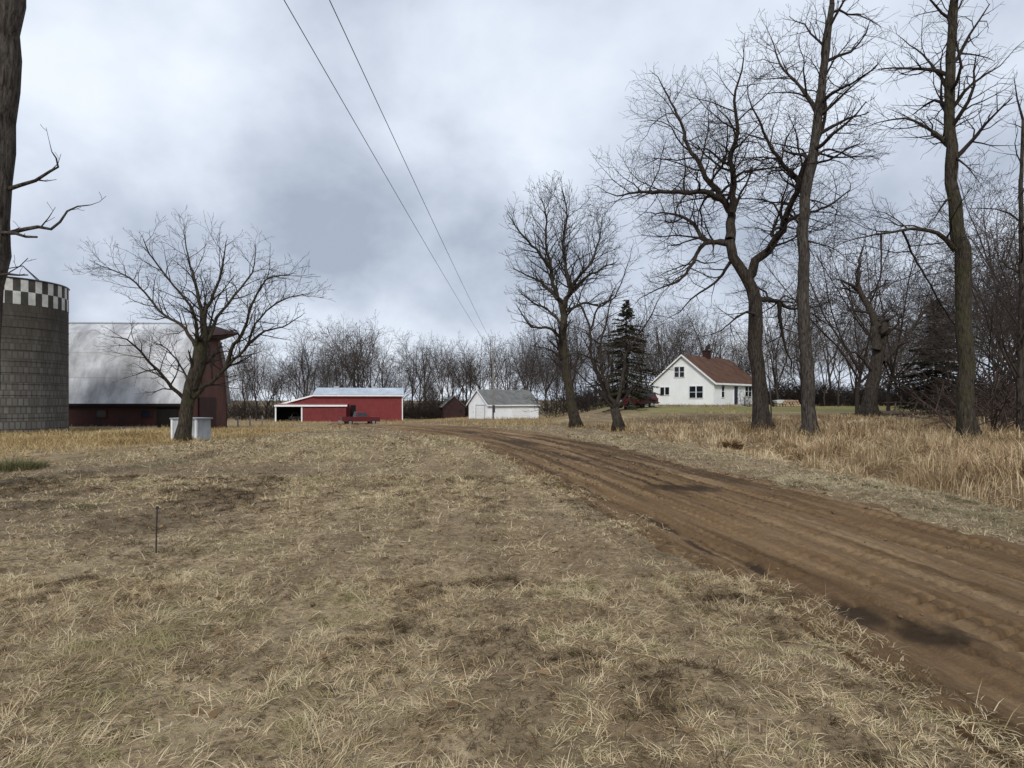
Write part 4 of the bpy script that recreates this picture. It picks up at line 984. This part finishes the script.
# two straight boles
hero_tree('cottonwood_tree', 'straight slender grey bole, nearer one right beside the dark oak', 27.,
    [(810, 437), (808, 405), (805, 340), (803, 260), (804, 215), (809, 180), (814, 147), (820, 100), (826, 50), (832, 5)], [15.5, 13, 11.5, 10.5, 10.5, 10, 9, 8, 7, 5],
    [([(812, 160), (824, 150), (840, 152), (856, 160)], 3, .8, 0, 1.5), ([(818, 118), (838, 98), (862, 78)], 4, 1, 0, -1.5), ([(818, 112), (800, 86), (780, 64), (772, 40)], 4.5, 1, 0, 1.5),
     ([(803, 240), (820, 244), (836, 250), (850, 262)], 1.8, .7, 0, -1)],
    Par(maxlvl=3, dens=(3, 3.6, 3.8, 2), ratio=(.6, .55, .55, .5), wig=.22, trop=.03, rmin=.0055, maxlen=2.6), 31, ('bark_grey', 'twig'), 1.3, trunk_spawn=.25, tstart=.62)
hero_tree('cottonwood_tree', 'thick straight dark bole nearest the right edge with one long arching limb', 24.,
    [(968, 444), (966, 410), (964.5, 348), (962, 265), (957, 223), (952, 182), (951, 147), (949, 100), (952, 40), (955, -10)], [17.5, 15.5, 14.5, 14, 12.5, 11.5, 10.5, 9.5, 8.5, 6.5],
    [([(955, 250), (947, 240), (938, 233), (918, 229), (902, 230), (881, 234), (858, 238)], 6, 1.2, 0, -1, .7),
     ([(881, 234), (881, 255), (881, 270), (880, 284)], 2, .9, -.7, -.6, .3), ([(902, 230), (908, 245), (915, 258), (930, 284), (940, 303), (955, 325)], 2.5, 1.6, -.4, 1.5, .8),
     ([(951, 198), (942, 206), (936, 216)], 3, 1, 0, -.5), ([(951, 150), (930, 130), (905, 118), (880, 122)], 4.5, 1, 0, 1), ([(952, 155), (966, 165), (976, 178)], 2.5, .8, 0, -1),
     ([(950, 110), (972, 84), (1000, 66)], 4.5, 1, 0, -1), ([(948, 90), (928, 60), (904, 40)], 4, 1, 0, 1.5)],
    Par(maxlvl=3, dens=(3, 3.6, 3.8, 2), ratio=(.6, .55, .55, .5), wig=.24, trop=.01, rmin=.005, maxlen=2.6), 37, ('bark_mossy', 'twig'), 1.35, trunk_spawn=.25, tstart=.6)
# broken-topped old tree
hero_tree('broken_tree', 'gnarled old tree with thick flared trunk and snapped-off top', 44.,
    [(869, 418), (870, 402), (873, 385), (876, 368), (880, 346), (884, 320)], [15, 13, 12, 11.5, 11.5, 10],
    shrink([([(876, 350), (875, 322), (867, 303), (859, 287), (859, 270), (861, 254)], 7, 1.5, -.3, 1),
     ([(858, 290), (850, 284), (840, 280)], 3.5, 1, .5, -.5), ([(883, 362), (896, 348), (907, 336), (918, 320), (928, 306)], 4, 1, 0, 1.5),
     ([(872, 372), (862, 358), (852, 352), (842, 360)], 3, 1, 0, -1.2), ([(866, 302), (874, 290), (886, 284)], 2.2, .8, .4, 1.5)], 0, 0, 1, 1, 1.35),
    Par(maxlvl=3, dens=(1.6, 2.2, 2.4, 2), ratio=(.35, .5, .5, .5), wig=.28, trop=.03, rmin=.009, maxlen=2.4), 41, ('bark', 'twig'), 1.5, crown_top=False, trunk_spawn=.3, tstart=.5)
# thin pale sapling beside the oak, and the slim tree on the right border
hero_tree('sapling', 'thin pale sapling standing close beside the big oak trunk', 29.,
    [(771.5, 430), (771, 405), (769, 380), (767.5, 358)], [1.7, 1.4, 1.1, .8], [], Par(maxlvl=2, dens=(2, 2, 2, 2), rmin=.005, maxlen=.8, ang=(20, 40)), 43, ('bark_grey', 'twig_grey'), 1.1, trunk_spawn=1., tstart=.5)
hero_tree('slim_tree', 'slim dark pole-like tree at the right border behind tall grass', 27.,
    [(1021, 438), (1020, 380), (1022, 300), (1021, 200), (1023, 120)], [7, 6, 5, 4, 2.5], [([(1021, 330), (1004, 305), (990, 290)], 2.2, .8, 0, 1), ([(1021, 380), (1006, 352), (1000, 322)], 2, .8, 0, -1)], Par(maxlvl=3, dens=(2, 2.5, 3, 2), ratio=(.3, .5, .5, .5), rmin=.006, maxlen=2.2), 47, ('bark', 'twig'), 1.2, trunk_spawn=.5, tstart=.25)

# ------------------------------------------------------------------ spruces
def spruce(name, label, x, y, H, Rb, seed, lo=.06, dens=1.0):
    rn = random.Random(seed); z = gz(x, y); root = empty(name, (x, y, z), rn.uniform(0, 6), label, 'tree')
    MB().tube([Vector((0, 0, -.2)), Vector((0, 0, H*.5)), Vector((.05, 0, H))], [H*.018, H*.011, .02], 9).build('trunk', M['bark'], root, True)
    br = []; C = []; N = []
    zz = H*lo
    while zz < H*.985:
        f = (zz/H); rad = Rb*(1-f)**.85*(.75+.35*rn.random())+.12; k = rn.randint(4, 7)
        for j in range(k):
            if rn.random() < .1: continue
            a = rn.uniform(0, 6.28); Lb = rad*rn.uniform(.5, 1.15)*(.5+1.0*float(vnoise(a*1.4+seed, zz*.55, seed))); Lb = min(Lb, rad*1.12); zj = zz+rn.uniform(-.015, .015)*H; droop = .28*(1-f)+.02
            pts = [Vector((math.cos(a)*Lb*t, math.sin(a)*Lb*t, zj-droop*Lb*t*1.4+.3*droop*Lb*t*t*1.5+(.25*Lb*t if f > .8 else 0))) for t in (0, .33, .66, 1)]
            br.append((pts, [.03*(1-f)+.012, .02*(1-f)+.01, .014, .006], 1))
            ns = int((14+22*Lb)*dens)
            for q in range(ns):
                t = rn.uniform(.15, 1)**.8; i = min(2, int(t*3)); p = pts[i].lerp(pts[i+1], t*3-i)
                s = rn.choice((-1, 1)); b = a+s*rn.uniform(.3, 1.25); l = rn.uniform(.16, .42)*(1.2-.5*t)
                d = Vector((math.cos(b), math.sin(b), rn.uniform(-1.1, .15))).normalized()*l
                w = Vector((-math.sin(b), math.cos(b), rn.uniform(-.7, .7))).normalized()*rn.uniform(.03, .065)
                C += [p-w, p+w, p+d*.6+w*.8, p+d, p+d*.6-w*.8]
        zz += H*.0155*rn.uniform(.6, 1.5)
    tubes_mesh('branches', br, M['bark'], root)
    me = bpy.data.meshes.new('crown'); me.from_pydata([tuple(c) for c in C], [], [tuple(range(k, k+5)) for k in range(0, len(C), 5)]); me.materials.append(M['needle']); me.update()
    ob = bpy.data.objects.new('crown', me); COL.objects.link(ob); ob.parent = root; return root
sD = 71.; spruce('spruce_tree', 'dark conical spruce left of the white farmhouse', X(626, sD), sD, 11.8, 5.0, 1, .07, 1.6)
sD = 50.; spruce('spruce_tree', 'broad dark spruce half hidden behind the thick right bole', X(936, sD), sD, 8.6, 3.8, 2, .1, 1.1)
sD = 104.; spruce('spruce_tree', 'spruce whose thin dark top shows above the farmhouse roof', X(708, sD), sD, 9.8, 2.4, 3, .1)

# ------------------------------------------------------------------ background woods
def wood_proto(seed, H, spread, par, trunk_r, name='wood_tree', red=False, fork=None):
    rn = random.Random(seed); o = Vector((0, 0, 0)); root = empty(name, (0, 0, 0))
    fk = fork if fork else rn.uniform(.18, .4)
    tp = [Vector((0, 0, -.4)), Vector((rn.uniform(-.2, .2), rn.uniform(-.2, .2), H*fk*.5)), Vector((rn.uniform(-.4, .4), rn.uniform(-.4, .4), H*fk))]
    tr = [trunk_r*1.2, trunk_r, trunk_r*.85]
    crown = []; main = [(tp, tr, 0)]
    nl = rn.randint(4, 7); a0 = rn.uniform(0, 6.28)
    for k in range(nl):
        a = a0+6.28*k/nl+rn.uniform(-.4, .4); tilt = rn.uniform(.12, .75)*spread if k else .05
        d = Vector((math.cos(a)*math.sin(tilt), math.sin(a)*math.sin(tilt), math.cos(tilt)))
        st = tp[1].lerp(tp[2], rn.uniform(.3, 1)) if k else tp[2]
        Lb = (H-st.z)*rn.uniform(.72, 1.0)*(1 if k else 1.02)
        tb = []; grow(tb, st, d, Lb, trunk_r*rn.uniform(.45, .7), 0, par, rn); main.append(tb[0]); crown += tb[1:]
    tubes_mesh('trunk', main, M['bark_far'], root); tubes_mesh('crown', crown, M['twig_red'] if red else M['twig_grey'], root)
    return root
pw = Par(maxlvl=3, dens=(1.7, 2.0, 2.4, 2), ratio=(.36, .5, .55, .5), wig=.13, trop=.05, rmin=.011, maxlen=4.2, ang=(25, 55), segl=(1.5, .7, .4, .3), start=.18)
pw2 = Par(maxlvl=3, dens=(1.6, 2.0, 2.6, 2), ratio=(.4, .5, .55, .5), wig=.16, trop=.03, rmin=.008, maxlen=4.2, ang=(28, 58), segl=(1.2, .7, .45, .3), start=.2)
protos = [wood_proto(100+k, 16, .85 if k % 3 else 1.25, pw, .14) for k in range(7)]
protos2 = [wood_proto(200+k, 14, 1.25, pw2, .12) for k in range(5)]
used = set()
def place(src, x, y, H, Hs, rz, label, cat, group, name=None):
    if src.name not in used: o = src; used.add(src.name)
    else:
        o = src.copy(); COL.objects.link(o)
        for ch in list(src.children):
            c = ch.copy(); COL.objects.link(c); c.parent = o
    s_ = H/Hs; o.location = (x, y, gz(x, y)-.05); o.rotation_euler = (0, 0, rz); o.scale = (s_*random.uniform(.85, 1.15), s_*random.uniform(.85, 1.15), s_)
    tag(o, label, cat, group); return o
rn = random.Random(77)
def woods(n, px0, px1, d0, d1, topf, label, group, src, Hs):
    for k in range(n):
        px = px0+(px1-px0)*(k+rn.uniform(.05, .95))/n; D = rn.uniform(d0, d1); x = X(px, D)
        if 80 < D < 128 and (-41 < x < -17 or -8 < x < 6): D += 30; x = X(px, D)
        if 66 < D < 92 and 14 < x < 33: D += 24; x = X(px, D)
        top = topf(px)+rn.uniform(-20, 40); H = max(5, EYE+(HY-top)/F*D-gz(x, D))
        place(rn.choice(src), x, D, H, Hs, rn.uniform(0, 6.28), label, 'tree', group)
ip = lambda xs_, ys_: (lambda p: float(np.interp(p, xs_, ys_)))
woods(16, 222, 325, 105, 160, ip([222, 240, 265, 300, 325], [352, 346, 336, 342, 350]), 'bare grey tree in the wood between the barn and the red shed', 'wood left of the red shed', protos, 16)
woods(17, 322, 402, 125, 165, ip([322, 350, 372, 395, 402], [338, 326, 334, 350, 362]), 'bare grey tree rising behind the long red shed', 'wood behind the red shed', protos+protos2[:2], 16)
woods(16, 412, 478, 132, 170, ip([412, 432, 450, 468, 480], [356, 346, 346, 328, 338]), 'bare grey tree behind the small dark red outbuilding', 'wood behind the dark red outbuilding', protos, 16)
woods(22, 478, 570, 118, 165, ip([478, 500, 520, 540, 570], [338, 346, 334, 330, 322]), 'bare grey tree behind the white garage', 'wood behind the white garage', protos+protos2[2:], 16)
woods(16, 566, 668, 90, 135, ip([566, 600, 640, 668], [325, 322, 318, 325]), 'bare tree behind the scrubby tree and dark spruce', 'wood left of the farmhouse', protos+protos2, 15)
woods(12, 660, 775, 98, 130, ip([660, 690, 730, 775], [322, 318, 312, 300]), 'bare tree rising behind the white farmhouse', 'wood behind the farmhouse', protos2, 14)
woods(15, 775, 905, 76, 128, ip([775, 810, 850, 905], [300, 292, 290, 285]), 'bare tree in the wood beyond the gnarled broken tree', 'wood beyond the lawn', protos2, 14)
woods(9, 895, 1050, 66, 105, ip([895, 930, 980, 1050], [300, 290, 262, 240]), 'bare tree in the tangle behind the thick right bole', 'wood at the right', protos2, 14)
woods(4, 985, 1060, 30, 40, ip([985, 1060], [250, 180]), 'slender bare tree close behind the tall grass at the right', 'young trees at the right', protos2, 14)

woods(2, 830, 940, 50, 64, ip([830, 940], [190, 165]), 'tall fine-twigged tree behind the two straight boles', 'trees behind the boles', protos2, 14)
woods(3, 985, 1050, 40, 52, ip([970, 1050], [205, 160]), 'tall fine-twigged tree right of the thick bole', 'trees right of the thick bole', protos2, 14)
# brush along the wood's edge
def brush_proto(seed, H, n, par, mat):
    r_ = random.Random(seed); root = empty('brush_shrub', (0, 0, 0)); tb = []
    for k in range(n):
        a = r_.uniform(0, 6.28); p = Vector((math.cos(a), math.sin(a), 0))*r_.uniform(0, .9); t_ = r_.uniform(.05, .7)
        d = Vector((math.cos(a)*math.sin(t_), math.sin(a)*math.sin(t_), math.cos(t_)))
        grow(tb, p-Vector((0, 0, .1)), d, H*r_.uniform(.6, 1.05), .028, 0, par, r_)
    tubes_mesh('stems', tb, M[mat], root); return root
pb = Par(maxlvl=2, dens=(2.2, 3.2, 3, 2), ratio=(.5, .5, .5, .5), wig=.2, trop=.02, rmin=.013, maxlen=1.6, ang=(30, 65), segl=(.7, .5, .4, .3), start=.1)
br_a = [brush_proto(300+k, 3, 16, pb, 'twig') for k in range(4)]; br_r = [brush_proto(320+k, 3, 15, pb, 'twig_red') for k in range(2)]
def brushes(n, px0, px1, d0, d1, h0, h1, label, group, src):
    for k in range(n):
        px = px0+(px1-px0)*(k+rn.uniform(.1, .9))/n; D = rn.uniform(d0, d1); x = X(px, D)
        if 95 < D < 124 and (-41 < x < -17 or -8 < x < 6): D += 24; x = X(px, D)
        if 64 < D < 92 and 14 < x < 33: D += 24; x = X(px, D)
        o = place(rn.choice(src), x, D, rn.uniform(h0, h1), 3, rn.uniform(0, 6.28), label, 'shrub', group); o.scale.x *= 1.7; o.scale.y *= 1.5
brushes(16, 225, 325, 118, 150, 3, 4.6, 'low dark leafless brush left of and behind the red shed', 'brush by the red shed', br_a)
brushes(22, 400, 475, 128, 150, 3.2, 4.8, 'dark leafless brush along the field edge behind the dark red outbuilding', 'brush behind the outbuilding', br_a)
brushes(18, 552, 660, 88, 118, 3.2, 4.6, 'dark leafless brush between the garage and the farmhouse', 'brush right of the garage', br_a)
brushes(52, 752, 985, 84, 112, 2.6, 4.0, 'dark leafless hedgerow brush along the far edge of the lawn', 'hedgerow brush', br_a)
brushes(6, 975, 1045, 27, 40, 2.0, 3.6, 'reddish leafless brush in the tall grass at the right edge', 'reddish brush', br_r)
brushes(6, 915, 1040, 44, 60, 2.6, 4.2, 'dark leafless brush behind the thick right bole', 'brush behind the bole', br_a)
# shrubs by the house wall
for px, D, s_, lb in ((747, 76.5, 2.0, 'leafless shrub beside the farmhouse door'), (657, 80, 2.2, 'leafless shrub at the left corner of the farmhouse')):
    place(br_a[0], X(px, D), D, s_, 3, 1., lb, 'shrub', None)
# unused prototypes are removed
for o in list(bpy.data.objects):
    if o.parent is None and o.type == 'EMPTY' and 'label' not in o:
        for ch in list(o.children): bpy.data.objects.remove(ch)
        bpy.data.objects.remove(o)

# ------------------------------------------------------------------ sky, sun, camera
SUN_EL, SUN_AZ = 36, 186
w = bpy.data.worlds.new('World'); S.world = w; w.use_nodes = True; nt = w.node_tree; nt.nodes.clear()
def N(t_, **k):
    n_ = nt.nodes.new(t_)
    for a, b in k.items(): setattr(n_, a, b)
    return n_
out = N('ShaderNodeOutputWorld'); bg1 = N('ShaderNodeBackground'); bg2 = N('ShaderNodeBackground'); mx = N('ShaderNodeMixShader')
sky = N('ShaderNodeTexSky', sky_type='NISHITA', sun_disc=False, sun_elevation=R(SUN_EL), sun_rotation=R(SUN_AZ)); sky.dust_density = 2
nt.links.new(sky.outputs[0], bg1.inputs[0]); bg1.inputs[1].default_value = .08
tc = N('ShaderNodeTexCoord'); sep = N('ShaderNodeSeparateXYZ'); nt.links.new(tc.outputs['Generated'], sep.inputs[0])
def math_(op, a, b):
    m_ = N('ShaderNodeMath', operation=op)
    for s_, v_ in zip(m_.inputs, (a, b)):
        if isinstance(v_, (int, float)): s_.default_value = v_
        else: nt.links.new(v_, s_)
    return m_.outputs[0]
zc = math_('ADD', math_('MAXIMUM', sep.outputs['Z'], 0), .62)
cmb = N('ShaderNodeCombineXYZ'); nt.links.new(math_('DIVIDE', sep.outputs['X'], zc), cmb.inputs[0]); nt.links.new(math_('DIVIDE', sep.outputs['Y'], zc), cmb.inputs[1])
mp = N('ShaderNodeMapping'); mp.inputs['Location'].default_value = (3.3, 1.2, .4); mp.inputs['Scale'].default_value = (1.15, 1.15, 1); nt.links.new(cmb.outputs[0], mp.inputs[0])
nz1 = N('ShaderNodeTexNoise'); nz1.inputs['Scale'].default_value = 2.2; nz1.inputs['Detail'].default_value = 6; nz1.inputs['Roughness'].default_value = .52; nz1.inputs['Distortion'].default_value = .15
nt.links.new(mp.outputs[0], nz1.inputs['Vector'])
rp = N('ShaderNodeValToRGB'); e = rp.color_ramp.elements
while len(e) < 4: e.new(.5)
for el, (p_, c_) in zip(e, ((.32, (.35, .4, .49)), (.45, (.51, .565, .665)), (.55, (.65, .71, .81)), (.68, (.79, .845, .925)))): el.position = p_; el.color = (*c_, 1)
nt.links.new(nz1.outputs['Fac'], rp.inputs[0]); nt.links.new(rp.outputs[0], bg2.inputs[0]); bg2.inputs[1].default_value = .75
mx.inputs[0].default_value = .95
nt.links.new(bg1.outputs[0], mx.inputs[1]); nt.links.new(bg2.outputs[0], mx.inputs[2]); nt.links.new(mx.outputs[0], out.inputs[0])
sl = bpy.data.lights.new('sun', 'SUN'); sl.energy = 1.5; sl.angle = R(14); sl.color = (1, .96, .9)
so = bpy.data.objects.new('sun', sl); COL.objects.link(so)
dirv = Vector((math.sin(R(SUN_AZ))*math.cos(R(SUN_EL)), math.cos(R(SUN_AZ))*math.cos(R(SUN_EL)), math.sin(R(SUN_EL))))
so.rotation_euler = dirv.to_track_quat('Z', 'Y').to_euler()
cam = bpy.data.cameras.new('camera'); co_ = bpy.data.objects.new('camera', cam); COL.objects.link(co_); S.camera = co_
cam.sensor_width = 36; cam.lens = 36*F/1024; cam.shift_y = (HY-384)/1024; cam.clip_start = .05; cam.clip_end = 9000
co_.location = (0, 0, EYE); co_.rotation_euler = (R(90), 0, 0)
S.view_settings.view_transform = 'Standard'; S.view_settings.look = 'None'; S.view_settings.exposure = 0.64; S.view_settings.gamma = 1
S.render.engine = 'CYCLES'; S.cycles.max_bounces = 5; S.cycles.diffuse_bounces = 2; S.cycles.glossy_bounces = 2; S.cycles.transmission_bounces = 2; S.cycles.transparent_max_bounces = 4
